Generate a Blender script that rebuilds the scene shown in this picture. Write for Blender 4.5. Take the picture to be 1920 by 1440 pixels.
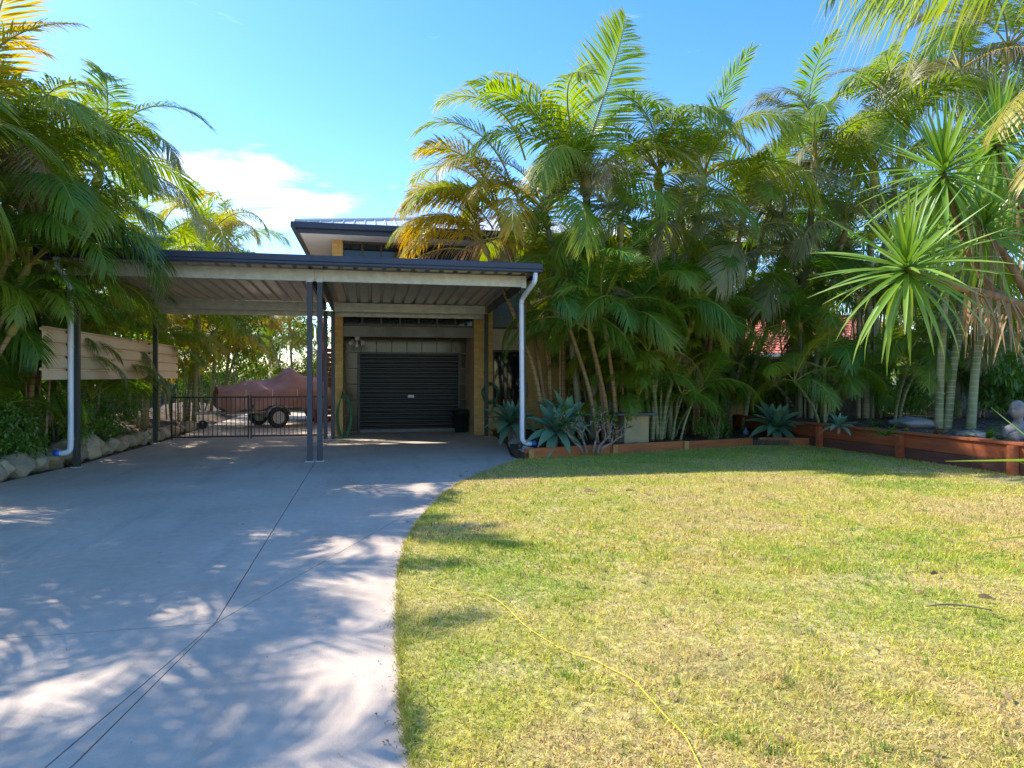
import bpy, bmesh, math, random
import numpy as np
from mathutils import Vector, Matrix, Euler
R = math.radians
random.seed(7); np.random.seed(7)
for o in list(bpy.data.objects): bpy.data.objects.remove(o)
S = bpy.context.scene
col = S.collection

# ------------------------------------------------------------------ camera
F, HZ, EYE, YAW = 1250.0, 706.0, 1.5, math.atan(263/1250)
cam_d = bpy.data.cameras.new('camera'); cam = bpy.data.objects.new('camera', cam_d); col.objects.link(cam)
cam.location = (0, 0, EYE); cam.rotation_euler = (R(90), 0, -YAW)
cam_d.sensor_width = 36; cam_d.lens = 36*F/1920; cam_d.shift_y = -(720-HZ)/1920
cam_d.clip_start = 0.05; cam_d.clip_end = 3000
S.camera = cam
S.render.resolution_x, S.render.resolution_y = 1024, 768

# ------------------------------------------------------------------ light
TOSUN = Vector((-0.82, 0.60, 1.0)).normalized()
SUN_EL = math.asin(TOSUN.z); SUN_AZ = math.atan2(TOSUN.x, TOSUN.y)     # azimuth from +Y towards +X
world = bpy.data.worlds.new('World'); S.world = world; world.use_nodes = True
wn, wl = world.node_tree.nodes, world.node_tree.links
wn.clear()
sky = wn.new('ShaderNodeTexSky'); sky.sky_type = 'NISHITA'; sky.sun_disc = False
sky.sun_elevation = SUN_EL; sky.sun_rotation = SUN_AZ
sky.air_density = 1.0; sky.dust_density = 0.3; sky.ozone_density = 2.2; sky.altitude = 0
hs = wn.new('ShaderNodeHueSaturation'); hs.inputs['Saturation'].default_value = 1.33; hs.inputs['Hue'].default_value = 0.508
hs.inputs['Value'].default_value = 1.0
wl.new(sky.outputs[0], hs.inputs['Color'])
# a wispy cloud bank low over the left palms, laid out by direction, plus faint wisps round the whole horizon
tc = wn.new('ShaderNodeTexCoord')
def wmath(op, a, b=None):
    n = wn.new('ShaderNodeMath'); n.operation = op
    for i, v in enumerate((a, b)):
        if v is None: continue
        if isinstance(v, (int, float)): n.inputs[i].default_value = v
        else: wl.new(v, n.inputs[i])
    return n.outputs[0]
sep = wn.new('ShaderNodeSeparateXYZ'); wl.new(tc.outputs['Generated'], sep.inputs[0])
az = wmath('ARCTAN2', sep.outputs[0], sep.outputs[1]); el = wmath('ARCSINE', sep.outputs[2])
cmb = wn.new('ShaderNodeCombineXYZ'); wl.new(az, cmb.inputs[0]); wl.new(wmath('MULTIPLY', el, 4.5), cmb.inputs[1])
nz = wn.new('ShaderNodeTexNoise'); nz.inputs['Scale'].default_value = 6.5; nz.inputs['Detail'].default_value = 7; nz.inputs['Roughness'].default_value = 0.58
nz.inputs['Distortion'].default_value = 0.5
wl.new(cmb.outputs[0], nz.inputs['Vector'])
CLAZ, CLEL = YAW + math.atan((452-960)/F), math.atan((HZ-352)/F*0.925)
da = wmath('DIVIDE', wmath('SUBTRACT', az, CLAZ), 0.150); de = wmath('DIVIDE', wmath('SUBTRACT', el, CLEL), 0.052)
rr = wmath('ADD', wmath('MULTIPLY', da, da), wmath('MULTIPLY', de, de))
fall = wmath('MAXIMUM', wmath('SUBTRACT', 1.0, wmath('MULTIPLY', rr, 0.62)), 0.0)
m1 = wmath('MULTIPLY', wmath('MAXIMUM', wmath('SUBTRACT', wmath('ADD', nz.outputs[0], wmath('MULTIPLY', fall, 0.34)), 0.63), 0), 1.9)
m1 = wmath('MULTIPLY', m1, wmath('MINIMUM', wmath('MULTIPLY', fall, 2.2), 1.0))
m2 = wmath('MULTIPLY', wmath('MAXIMUM', wmath('SUBTRACT', nz.outputs[0], 0.66), 0), 0.9)
mm = wmath('MINIMUM', wmath('ADD', m1, m2), 0.80)
mix = wn.new('ShaderNodeMixRGB'); mix.inputs[2].default_value = (8.6, 8.8, 9.2, 1)
wl.new(mm, mix.inputs[0]); wl.new(hs.outputs[0], mix.inputs[1])
bg = wn.new('ShaderNodeBackground'); bg.inputs['Strength'].default_value = 0.102
out = wn.new('ShaderNodeOutputWorld'); wl.new(mix.outputs[0], bg.inputs[0]); wl.new(bg.outputs[0], out.inputs[0])

sl = bpy.data.lights.new('sun', 'SUN'); sl.energy = 2.25; sl.angle = R(0.55); sl.color = (1.0, 0.95, 0.87)
so = bpy.data.objects.new('sun', sl); col.objects.link(so); so.location = (-8, 8, 20)
so.rotation_euler = TOSUN.to_track_quat('Z', 'Y').to_euler()
S.view_settings.view_transform = 'Standard'; S.view_settings.look = 'None'
S.view_settings.exposure = 1.88; S.view_settings.gamma = 1.0
S.render.engine = 'CYCLES'
S.cycles.max_bounces = 8; S.cycles.diffuse_bounces = 5; S.cycles.transmission_bounces = 4; S.cycles.transparent_max_bounces = 6

# ------------------------------------------------------------------ pixel -> place
SA, CA = math.sin(YAW), math.cos(YAW)
def D(px, py, d):
    X = (px-960)/F*d
    return Vector((d*SA+X*CA, d*CA-X*SA, EYE+(HZ-py)/F*d))
def W(px, py, z=0.0): return D(px, py, F*(EYE-z)/(py-HZ))
def depth(x, y): return x*SA+y*CA

# ------------------------------------------------------------------ materials
M = {}
def mat(name, c1, c2=None, rough=0.7, scale=6.0, detail=6, bump=0.0, bscale=None, metal=0.0, spec=0.5, rnd=0.0,
        coord='Object', stretch=(1, 1, 1), contrast=(0.35, 0.65), coat=0, fine=0.0):
    m = bpy.data.materials.new(name); m.use_nodes = True
    n, l = m.node_tree.nodes, m.node_tree.links
    p = n['Principled BSDF']
    p.inputs['Roughness'].default_value = rough; p.inputs['Metallic'].default_value = metal
    p.inputs['Specular IOR Level'].default_value = spec
    if coat: p.inputs['Coat Weight'].default_value = coat
    c2 = c2 or tuple(x*0.8 for x in c1)
    if coord == 'World':
        t = n.new('ShaderNodeNewGeometry').outputs['Position']
    else:
        t = n.new('ShaderNodeTexCoord').outputs[coord]
    mp = n.new('ShaderNodeMapping'); mp.inputs['Scale'].default_value = stretch; l.new(t, mp.inputs[0])
    info = n.new('ShaderNodeObjectInfo')
    if coord != 'World':
        add = n.new('ShaderNodeVectorMath'); add.operation = 'MULTIPLY_ADD'
        l.new(info.outputs['Random'], add.inputs[0]); add.inputs[1].default_value = (17, 31, 23); l.new(mp.outputs[0], add.inputs[2])
        vec = add.outputs[0]
    else: vec = mp.outputs[0]
    nt = n.new('ShaderNodeTexNoise'); nt.inputs['Scale'].default_value = scale; nt.inputs['Detail'].default_value = detail
    l.new(vec, nt.inputs['Vector'])
    rp = n.new('ShaderNodeValToRGB'); l.new(nt.outputs[0], rp.inputs[0])
    rp.color_ramp.elements[0].position = contrast[0]; rp.color_ramp.elements[1].position = contrast[1]
    rp.color_ramp.elements[0].color = (*c1, 1); rp.color_ramp.elements[1].color = (*c2, 1)
    c = rp.outputs[0]
    if fine:
        nf = n.new('ShaderNodeTexNoise'); nf.inputs['Scale'].default_value = scale*14; nf.inputs['Detail'].default_value = 4; l.new(vec, nf.inputs['Vector'])
        mr = n.new('ShaderNodeMapRange'); mr.inputs[1].default_value = 0.3; mr.inputs[2].default_value = 0.7
        mr.inputs[3].default_value = 1-fine; mr.inputs[4].default_value = 1+fine; l.new(nf.outputs[0], mr.inputs[0])
        mx = n.new('ShaderNodeMixRGB'); mx.blend_type = 'MULTIPLY'; mx.inputs[0].default_value = 1; l.new(c, mx.inputs[1]); l.new(mr.outputs[0], mx.inputs[2]); c = mx.outputs[0]
    if rnd:
        mr = n.new('ShaderNodeMapRange'); mr.inputs[3].default_value = 1-rnd; mr.inputs[4].default_value = 1+rnd; l.new(info.outputs['Random'], mr.inputs[0])
        mx = n.new('ShaderNodeMixRGB'); mx.blend_type = 'MULTIPLY'; mx.inputs[0].default_value = 1; l.new(c, mx.inputs[1]); l.new(mr.outputs[0], mx.inputs[2]); c = mx.outputs[0]
    l.new(c, p.inputs['Base Color'])
    if bump:
        nb = n.new('ShaderNodeTexNoise'); nb.inputs['Scale'].default_value = bscale or scale*4; nb.inputs['Detail'].default_value = 6; l.new(vec, nb.inputs['Vector'])
        b = n.new('ShaderNodeBump'); b.inputs['Strength'].default_value = bump; b.inputs['Distance'].default_value = 0.02
        l.new(nb.outputs[0], b.inputs['Height']); l.new(b.outputs[0], p.inputs['Normal'])
    M[name] = m; return m

def leafmat(name, ca, cb, tip, trans=0.45, rough=0.42, tipw=0.5, spec=0.5, var=0.35):
    """leaf: colour from the per-object random and the leaflet's own attribute (r along leaflet, g random, b along frond)"""
    m = bpy.data.materials.new(name); m.use_nodes = True
    n, l = m.node_tree.nodes, m.node_tree.links
    p = n['Principled BSDF']; p.inputs['Roughness'].default_value = rough; p.inputs['Specular IOR Level'].default_value = spec
    at = n.new('ShaderNodeAttribute'); at.attribute_name = 'lc'
    sp = n.new('ShaderNodeSeparateColor'); l.new(at.outputs['Color'], sp.inputs[0])
    info = n.new('ShaderNodeObjectInfo')
    def mth(op, a, b):
        k = n.new('ShaderNodeMath'); k.operation = op
        for i, v in enumerate((a, b)):
            if isinstance(v, (int, float)): k.inputs[i].default_value = v
            else: l.new(v, k.inputs[i])
        return k.outputs[0]
    f = mth('ADD', mth('MULTIPLY', info.outputs['Random'], 1-var), mth('MULTIPLY', sp.outputs[1], var))
    x = n.new('ShaderNodeMixRGB'); l.new(f, x.inputs[0]); x.inputs[1].default_value = (*ca, 1); x.inputs[2].default_value = (*cb, 1)
    tf = mth('MULTIPLY', mth('POWER', sp.outputs[0], 3.0), mth('MULTIPLY', mth('ADD', sp.outputs[1], mth('MULTIPLY', info.outputs['Random'], 0.6)), tipw))
    y = n.new('ShaderNodeMixRGB'); l.new(tf, y.inputs[0]); l.new(x.outputs[0], y.inputs[1]); y.inputs[2].default_value = (*tip, 1); y.use_clamp = True
    l.new(y.outputs[0], p.inputs['Base Color'])
    if trans:
        tr = n.new('ShaderNodeBsdfTranslucent')
        hv = n.new('ShaderNodeHueSaturation'); hv.inputs['Value'].default_value = 1.25; hv.inputs['Saturation'].default_value = 1.1; hv.inputs['Hue'].default_value = 0.49
        l.new(y.outputs[0], hv.inputs['Color']); l.new(hv.outputs[0], tr.inputs['Color'])
        ms = n.new('ShaderNodeMixShader'); ms.inputs[0].default_value = trans
        l.new(p.outputs[0], ms.inputs[1]); l.new(tr.outputs[0], ms.inputs[2]); l.new(ms.outputs[0], n['Material Output'].inputs[0])
    M[name] = m; return m

leafmat('palm_green', (0.12, 0.245, 0.024), (0.25, 0.335, 0.028), (0.46, 0.33, 0.06), trans=0.5)
leafmat('palm_lime', (0.19, 0.325, 0.025), (0.38, 0.415, 0.035), (0.58, 0.40, 0.06), trans=0.5)
leafmat('palm_gold', (0.32, 0.33, 0.026), (0.58, 0.42, 0.035), (0.60, 0.28, 0.06), tipw=0.7, trans=0.5)
leafmat('palm_grey', (0.16, 0.205, 0.075), (0.29, 0.29, 0.12), (0.55, 0.45, 0.26), tipw=0.8, trans=0.38, rough=0.45)
leafmat('palm_dark', (0.080, 0.225, 0.030), (0.16, 0.305, 0.034), (0.30, 0.28, 0.05), trans=0.5)
leafmat('palm_dead', (0.22, 0.13, 0.06), (0.42, 0.29, 0.16), (0.5, 0.40, 0.28), trans=0.25, rough=0.7)
leafmat('rachis', (0.22, 0.24, 0.045), (0.46, 0.32, 0.06), (0.3, 0.3, 0.1), trans=0)
leafmat('agave', (0.10, 0.22, 0.135), (0.16, 0.29, 0.17), (0.24, 0.36, 0.14), trans=0.15, rough=0.5, tipw=0.3)
leafmat('yucca', (0.13, 0.27, 0.030), (0.25, 0.40, 0.060), (0.40, 0.42, 0.12), trans=0.3, rough=0.34, tipw=0.5)
leafmat('bush', (0.065, 0.16, 0.018), (0.16, 0.28, 0.030), (0.22, 0.32, 0.04), trans=0.35, rough=0.4, var=0.8)
leafmat('bush_bright', (0.11, 0.25, 0.020), (0.22, 0.38, 0.035), (0.32, 0.42, 0.06), trans=0.5, rough=0.45, var=0.8)
leafmat('straw_leaf', (0.26, 0.17, 0.08), (0.45, 0.31, 0.17), (0.5, 0.4, 0.25), trans=0.25, rough=0.75, var=0.8)
leafmat('strappy', (0.10, 0.16, 0.05), (0.24, 0.27, 0.10), (0.4, 0.36, 0.18), trans=0.3, var=0.8)
leafmat('succulent_lime', (0.30, 0.38, 0.03), (0.48, 0.50, 0.05), (0.55, 0.5, 0.1), trans=0.2, var=0.8)
leafmat('bromeliad_orange', (0.12, 0.16, 0.03), (0.50, 0.14, 0.03), (0.6, 0.16, 0.03), trans=0.2, var=0.9)
leafmat('litter', (0.13, 0.07, 0.035), (0.36, 0.22, 0.12), (0.3, 0.2, 0.1), trans=0, rough=0.85, var=1.0)

def barkmat(name, c1, c2, ring, ringscale=9.0):
    m = mat(name, c1, c2, rough=0.65, scale=4, stretch=(1, 1, 0.5), bump=0.3, bscale=25, rnd=0.2)
    n, l = m.node_tree.nodes, m.node_tree.links
    p = n['Principled BSDF']; src = p.inputs['Base Color'].links[0].from_socket
    tcn = n.new('ShaderNodeTexCoord'); wv = n.new('ShaderNodeTexWave'); wv.bands_direction = 'Z'; wv.inputs['Scale'].default_value = ringscale*0.31
    wv.inputs['Distortion'].default_value = 2.2; wv.inputs['Detail'].default_value = 3; l.new(tcn.outputs['Object'], wv.inputs[0])
    cr = n.new('ShaderNodeValToRGB'); cr.color_ramp.elements[0].position = 0.86; cr.color_ramp.elements[1].position = 0.97
    l.new(wv.outputs['Fac'], cr.inputs[0])
    mx = n.new('ShaderNodeMixRGB'); l.new(cr.outputs[0], mx.inputs[0]); l.new(src, mx.inputs[1]); mx.inputs[2].default_value = (*ring, 1)
    l.new(mx.outputs[0], p.inputs['Base Color'])
barkmat('cane_green', (0.16, 0.20, 0.07), (0.34, 0.32, 0.15), (0.40, 0.36, 0.24))
barkmat('cane_brown', (0.30, 0.17, 0.075), (0.42, 0.28, 0.13), (0.22, 0.14, 0.075))
barkmat('cane_grey', (0.25, 0.24, 0.13), (0.37, 0.34, 0.22), (0.27, 0.25, 0.16))
mat('crownshaft', (0.20, 0.26, 0.05), (0.48, 0.33, 0.10), rough=0.5, scale=3, rnd=0.25)
mat('crownshaft_tan', (0.42, 0.26, 0.09), (0.30, 0.25, 0.08), rough=0.55, scale=4, rnd=0.2)
mat('bark', (0.14, 0.09, 0.055), (0.24, 0.17, 0.11), rough=0.9, scale=8, stretch=(1, 1, 0.3), bump=0.6, bscale=30)
mat('bark_grey', (0.22, 0.18, 0.15), (0.36, 0.28, 0.22), rough=0.85, scale=9, bump=0.4, bscale=40)
mat('yucca_bark', (0.17, 0.10, 0.055), (0.32, 0.20, 0.11), rough=0.9, scale=9, stretch=(1, 1, 0.4), bump=0.7, bscale=30)

mat('soil', (0.075, 0.048, 0.030), (0.14, 0.092, 0.060), rough=0.95, scale=3, coord='World', bump=0.8, bscale=30, fine=0.4)
mat('lawn_soil', (0.30, 0.29, 0.055), (0.46, 0.35, 0.15), rough=0.95, scale=1.3, coord='World', bump=0.6, bscale=60, fine=0.45)
mat('ground', (0.10, 0.11, 0.04), (0.18, 0.15, 0.08), rough=0.95, scale=0.4, coord='World')
mat('concrete', (0.54, 0.42, 0.315), (0.64, 0.51, 0.395), rough=0.82, scale=0.9, detail=10, coord='World', bump=0.22, bscale=90, fine=0.07, contrast=(0.3, 0.7))
def stain(m, dark):
    n, l = m.node_tree.nodes, m.node_tree.links; p = n['Principled BSDF']; src = p.inputs['Base Color'].links[0].from_socket
    g = n.new('ShaderNodeNewGeometry').outputs['Position']
    for sc_, st, lo, hi, amt in ((0.35, (1, 0.5, 1), 0.48, 0.72, 0.42), (1.6, (2.2, 0.35, 1), 0.54, 0.70, 0.26), (7.0, (1, 1, 1), 0.66, 0.72, 0.28), (2.4, (1, 1, 1), 0.68, 0.73, 0.20)):
        mp = n.new('ShaderNodeMapping'); mp.inputs['Scale'].default_value = st; l.new(g, mp.inputs[0])
        t = n.new('ShaderNodeTexNoise'); t.inputs['Scale'].default_value = sc_; t.inputs['Detail'].default_value = 8; t.inputs['Roughness'].default_value = 0.65; l.new(mp.outputs[0], t.inputs['Vector'])
        mr = n.new('ShaderNodeMapRange'); mr.inputs[1].default_value = lo; mr.inputs[2].default_value = hi; mr.inputs[4].default_value = amt; l.new(t.outputs[0], mr.inputs[0])
        mx = n.new('ShaderNodeMixRGB'); l.new(mr.outputs[0], mx.inputs[0]); l.new(src, mx.inputs[1]); mx.inputs[2].default_value = (*dark, 1); src = mx.outputs[0]
    l.new(src, p.inputs['Base Color'])
stain(M['concrete'], (0.19, 0.165, 0.14))
mat('joint', (0.085, 0.075, 0.06), (0.15, 0.13, 0.10), rough=0.95, scale=20, coord='World')
mat('brick', (0.65, 0.385, 0.115), (0.74, 0.46, 0.155), rough=0.85, scale=9, bump=0.25, bscale=60, rnd=0.14)
mat('mortar', (0.46, 0.33, 0.19), (0.54, 0.40, 0.25), rough=0.95, scale=20, coord='World')
mat('navy_metal', (0.022, 0.028, 0.055), (0.030, 0.037, 0.068), rough=0.36, scale=3, spec=0.5)
mat('post_metal', (0.045, 0.048, 0.065), (0.060, 0.064, 0.082), rough=0.45, scale=3)
mat('post_green', (0.030, 0.036, 0.028), (0.045, 0.050, 0.038), rough=0.5, scale=3)
mat('galv', (0.50, 0.49, 0.45), (0.66, 0.645, 0.60), rough=0.42, scale=9, metal=0.2, fine=0.12, contrast=(0.3, 0.7))
mat('zinc_sheet', (0.62, 0.56, 0.49), (0.72, 0.66, 0.58), rough=0.30, scale=2, metal=0.45, fine=0.05)
mat('house_roof', (0.50, 0.52, 0.55), (0.58, 0.60, 0.63), rough=0.38, scale=2, spec=0.6)
mat('white_paint', (0.76, 0.77, 0.78), (0.82, 0.83, 0.84), rough=0.45, scale=4)
mat('soffit', (0.66, 0.66, 0.66), (0.74, 0.74, 0.74), rough=0.6, scale=2)
mat('pvc', (0.70, 0.72, 0.80), (0.78, 0.80, 0.86), rough=0.3, scale=6)
mat('blue_cap', (0.02, 0.14, 0.60), (0.03, 0.18, 0.68), rough=0.4)
mat('black_door', (0.006, 0.0065, 0.007), (0.012, 0.0125, 0.013), rough=0.38, scale=2, stretch=(1, 1, 6), spec=0.35)
mat('black_metal', (0.012, 0.012, 0.013), (0.02, 0.02, 0.021), rough=0.4)
mat('black_plastic', (0.010, 0.012, 0.013), (0.018, 0.02, 0.021), rough=0.42, scale=6)
mat('dark_panel', (0.075, 0.058, 0.032), (0.13, 0.10, 0.060), rough=0.16, scale=1.6, spec=0.35, rnd=0.25)
mat('dark_glass', (0.010, 0.012, 0.013), (0.016, 0.018, 0.02), rough=0.06, spec=0.5)
mat('frosted', (0.10, 0.12, 0.17), (0.24, 0.27, 0.36), rough=0.25, scale=40, spec=0.6)
mat('frame_brown', (0.07, 0.045, 0.03), (0.10, 0.065, 0.045), rough=0.5)
mat('beam_grey', (0.17, 0.16, 0.145), (0.25, 0.24, 0.22), rough=0.6, scale=3, fine=0.1)
mat('cladding', (0.50, 0.40, 0.30), (0.58, 0.47, 0.36), rough=0.7, scale=3)
mat('cream_sheet', (0.74, 0.52, 0.31), (0.80, 0.585, 0.37), rough=0.45, scale=1.2, stretch=(1, 1, 4))
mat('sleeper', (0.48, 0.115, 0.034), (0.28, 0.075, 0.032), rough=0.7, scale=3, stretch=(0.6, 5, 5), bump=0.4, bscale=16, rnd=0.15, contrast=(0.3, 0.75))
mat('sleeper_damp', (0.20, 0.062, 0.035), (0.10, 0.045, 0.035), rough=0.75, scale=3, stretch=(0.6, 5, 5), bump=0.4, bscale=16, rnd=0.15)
mat('sleeper_bright', (0.46, 0.135, 0.028), (0.32, 0.085, 0.024), rough=0.65, scale=3, stretch=(0.6, 5, 5), bump=0.3, bscale=16, rnd=0.12)
mat('sleeper_post', (0.50, 0.27, 0.075), (0.40, 0.20, 0.06), rough=0.75, scale=6, stretch=(4, 4, 1), bump=0.3)
mat('red_timber', (0.40, 0.085, 0.035), (0.30, 0.065, 0.03), rough=0.6, scale=3, stretch=(0.6, 4, 4), rnd=0.1)
mat('rock', (0.50, 0.37, 0.22), (0.31, 0.265, 0.18), rough=0.9, scale=2.4, bump=0.7, bscale=9, rnd=0.25, fine=0.15)
mat('rock_grey', (0.26, 0.235, 0.20), (0.36, 0.31, 0.26), rough=0.9, scale=3, bump=0.6, bscale=11, rnd=0.2, fine=0.15)
mat('stone_statue', (0.17, 0.16, 0.155), (0.30, 0.28, 0.275), rough=0.85, scale=10, bump=0.3, bscale=50)
mat('hose_green', (0.025, 0.13, 0.05), (0.035, 0.17, 0.065), rough=0.4)
mat('tarp', (0.35, 0.165, 0.125), (0.46, 0.235, 0.185), rough=0.6, scale=3, bump=0.35, bscale=6)
mat('rubber', (0.015, 0.015, 0.015), (0.03, 0.028, 0.026), rough=0.8)
mat('rim_cream', (0.45, 0.42, 0.36), (0.55, 0.52, 0.46), rough=0.5)
mat('trailer_grey', (0.33, 0.31, 0.28), (0.45, 0.42, 0.38), rough=0.5, metal=0.3)
mat('paling', (0.10, 0.078, 0.06), (0.17, 0.13, 0.10), rough=0.9, scale=5, stretch=(6, 6, 0.6), rnd=0.25)
mat('roof_tile', (0.42, 0.115, 0.07), (0.54, 0.17, 0.105), rough=0.8, scale=8, rnd=0.15)
mat('render_cream', (0.52, 0.47, 0.40), (0.60, 0.54, 0.47), rough=0.85, scale=3)
mat('pillar_stone', (0.46, 0.34, 0.17), (0.36, 0.30, 0.17), rough=0.85, scale=4, bump=0.3)
mat('slate', (0.07, 0.072, 0.08), (0.11, 0.11, 0.12), rough=0.6)
mat('string_yellow', (0.78, 0.56, 0.04), (0.85, 0.64, 0.06), rough=0.6)
mat('steel', (0.5, 0.5, 0.5), (0.6, 0.6, 0.6), rough=0.35, metal=0.8)
mat('white_plastic', (0.74, 0.74, 0.72), (0.80, 0.80, 0.78), rough=0.4)
mat('bottle_amber', (0.20, 0.10, 0.02), (0.26, 0.14, 0.03), rough=0.15)
mat('bottle_pale', (0.50, 0.48, 0.38), (0.58, 0.55, 0.45), rough=0.2)
mat('pot_blue', (0.03, 0.035, 0.12), (0.05, 0.055, 0.17), rough=0.25)
mat('blue_toy', (0.12, 0.25, 0.50), (0.18, 0.32, 0.58), rough=0.5)

# brushed lawn blades: own colour per blade
def blademat():
    m = bpy.data.materials.new('grass_blade'); m.use_nodes = True
    n, l = m.node_tree.nodes, m.node_tree.links
    p = n['Principled BSDF']; p.inputs['Roughness'].default_value = 0.6; p.inputs['Specular IOR Level'].default_value = 0.3
    at = n.new('ShaderNodeAttribute'); at.attribute_name = 'lc'; l.new(at.outputs['Color'], p.inputs['Base Color'])
    tr = n.new('ShaderNodeBsdfTranslucent'); l.new(at.outputs['Color'], tr.inputs['Color'])
    ms = n.new('ShaderNodeMixShader'); ms.inputs[0].default_value = 0.35
    l.new(p.outputs[0], ms.inputs[1]); l.new(tr.outputs[0], ms.inputs[2]); l.new(ms.outputs[0], n['Material Output'].inputs[0])
    M['grass_blade'] = m
blademat()

# ------------------------------------------------------------------ object helpers
def link(o, parent=None):
    col.objects.link(o)
    if parent is not None: o.parent = parent
    return o
def tag(o, label=None, cat=None, group=None, kind=None):
    if label: o['label'] = label
    if cat: o['category'] = cat
    if group: o['group'] = group
    if kind: o['kind'] = kind
    return o
def empty(name, loc, label=None, cat=None, group=None, rz=0):
    o = bpy.data.objects.new(name, None); o.location = loc; o.rotation_euler.z = rz; o.empty_display_size = 0.2
    link(o); return tag(o, label, cat, group)
def inst(name, me, parent=None, loc=(0, 0, 0), rot=(0, 0, 0), scale=(1, 1, 1)):
    o = bpy.data.objects.new(name, me); o.location = loc; o.rotation_euler = rot
    o.scale = scale if hasattr(scale, '__len__') else (scale,)*3
    return link(o, parent)

class MB:
    def __init__(s): s.v = []; s.f = []; s.c = []; s.mi = []; s.cur = 0
    def add(s, vs, fs, cs=None):
        b = len(s.v); s.v += [tuple(v) for v in vs]
        s.f += [tuple(b+i for i in f) for f in fs]; s.mi += [s.cur]*len(fs)
        s.c += cs if cs else [(0, 0.5, 0)]*len(vs)
        return s
    def box(s, lo, hi, mtx=None):
        x0, y0, z0 = lo; x1, y1, z1 = hi
        vs = [Vector(p) for p in ((x0,y0,z0),(x1,y0,z0),(x1,y1,z0),(x0,y1,z0),(x0,y0,z1),(x1,y0,z1),(x1,y1,z1),(x0,y1,z1))]
        if mtx: vs = [mtx @ v for v in vs]
        return s.add(vs, [(0,3,2,1),(4,5,6,7),(0,1,5,4),(1,2,6,5),(2,3,7,6),(3,0,4,7)])
    def tube(s, pts, rad, sides=8, caps=True, cs=None):
        pts = [Vector(p) for p in pts]; n = len(pts)
        if not hasattr(rad, '__len__'): rad = [rad]*n
        t = [(pts[min(i+1, n-1)]-pts[max(i-1, 0)]).normalized() for i in range(n)]
        up = Vector((0, 0, 1)) if abs(t[0].z) < 0.9 else Vector((1, 0, 0))
        u = (up - t[0]*up.dot(t[0])).normalized()
        vs, fs = [], []
        for i in range(n):
            u = (u - t[i]*u.dot(t[i])).normalized(); w = t[i].cross(u)
            for k in range(sides):
                a = 2*math.pi*k/sides
                vs.append(pts[i]+(u*math.cos(a)+w*math.sin(a))*rad[i])
        for i in range(n-1):
            for k in range(sides):
                k2 = (k+1) % sides
                fs.append((i*sides+k, i*sides+k2, (i+1)*sides+k2, (i+1)*sides+k))
        if caps:
            fs.append(tuple(range(sides-1, -1, -1))); fs.append(tuple((n-1)*sides+k for k in range(sides)))
        return s.add(vs, fs, [cs]*len(vs) if cs else None)
    def lathe(s, prof, sides=20, c=(0, 0, 0), caps=True):
        vs, fs = [], []
        for r, z in prof:
            for k in range(sides):
                a = 2*math.pi*k/sides; vs.append((c[0]+r*math.cos(a), c[1]+r*math.sin(a), c[2]+z))
        for i in range(len(prof)-1):
            for k in range(sides):
                k2 = (k+1) % sides; fs.append((i*sides+k, i*sides+k2, (i+1)*sides+k2, (i+1)*sides+k))
        if caps: fs.append(tuple(range(sides-1, -1, -1))); fs.append(tuple((len(prof)-1)*sides+k for k in range(sides)))
        return s.add(vs, fs)
    def prism(s, poly, z0, z1):
        n = len(poly)
        a = sum(poly[i][0]*poly[(i+1) % n][1]-poly[(i+1) % n][0]*poly[i][1] for i in range(n))
        if a < 0: poly = poly[::-1]
        vs = [(p[0], p[1], z0) for p in poly]+[(p[0], p[1], z1) for p in poly]
        fs = [tuple(range(n-1, -1, -1)), tuple(range(n, 2*n))]+[(i, (i+1) % n, n+(i+1) % n, n+i) for i in range(n)]
        return s.add(vs, fs)
    def mesh(s, name, mats, smooth=False, colors=False):
        me = bpy.data.meshes.new(name); me.from_pydata(s.v, [], s.f)
        for m in (mats if isinstance(mats, (list, tuple)) else [mats]): me.materials.append(M[m])
        if any(s.mi): me.polygons.foreach_set('material_index', s.mi)
        if smooth: me.polygons.foreach_set('use_smooth', [True]*len(me.polygons))
        if colors:
            a = me.color_attributes.new('lc', 'FLOAT_COLOR', 'POINT')
            a.data.foreach_set('color', [x for c in s.c for x in (c[0], c[1], c[2], 1.0)])
        me.update(); return me
    def build(s, name, mats, parent=None, smooth=False, colors=False, loc=(0, 0, 0), rot=(0, 0, 0), bevel=0):
        o = inst(name, s.mesh(name, mats, smooth, colors), parent, loc, rot)
        if bevel:
            b = o.modifiers.new('bevel', 'BEVEL'); b.width = bevel; b.segments = 2; b.limit_method = 'ANGLE'
        return o
def boxo(name, lo, hi, m, parent=None, bevel=0, loc=(0, 0, 0), rot=(0, 0, 0)):
    return MB().box(lo, hi).build(name, m, parent, bevel=bevel, loc=loc, rot=rot)
def offset_poly(poly, d):
    n = len(poly); P = [Vector((p[0], p[1])) for p in poly]
    a = sum(P[i].x*P[(i+1) % n].y-P[(i+1) % n].x*P[i].y for i in range(n))
    if a < 0: P = P[::-1]
    out_ = []
    for i in range(n):
        e1 = (P[i]-P[i-1]).normalized(); e2 = (P[(i+1) % n]-P[i]).normalized()
        n1 = Vector((-e1.y, e1.x)); n2 = Vector((-e2.y, e2.x)); b = (n1+n2)
        k = max(b.length_squared/2, 0.15)
        out_.append(P[i]+b*(d/k))
    return [(p.x, p.y) for p in out_]
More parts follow.
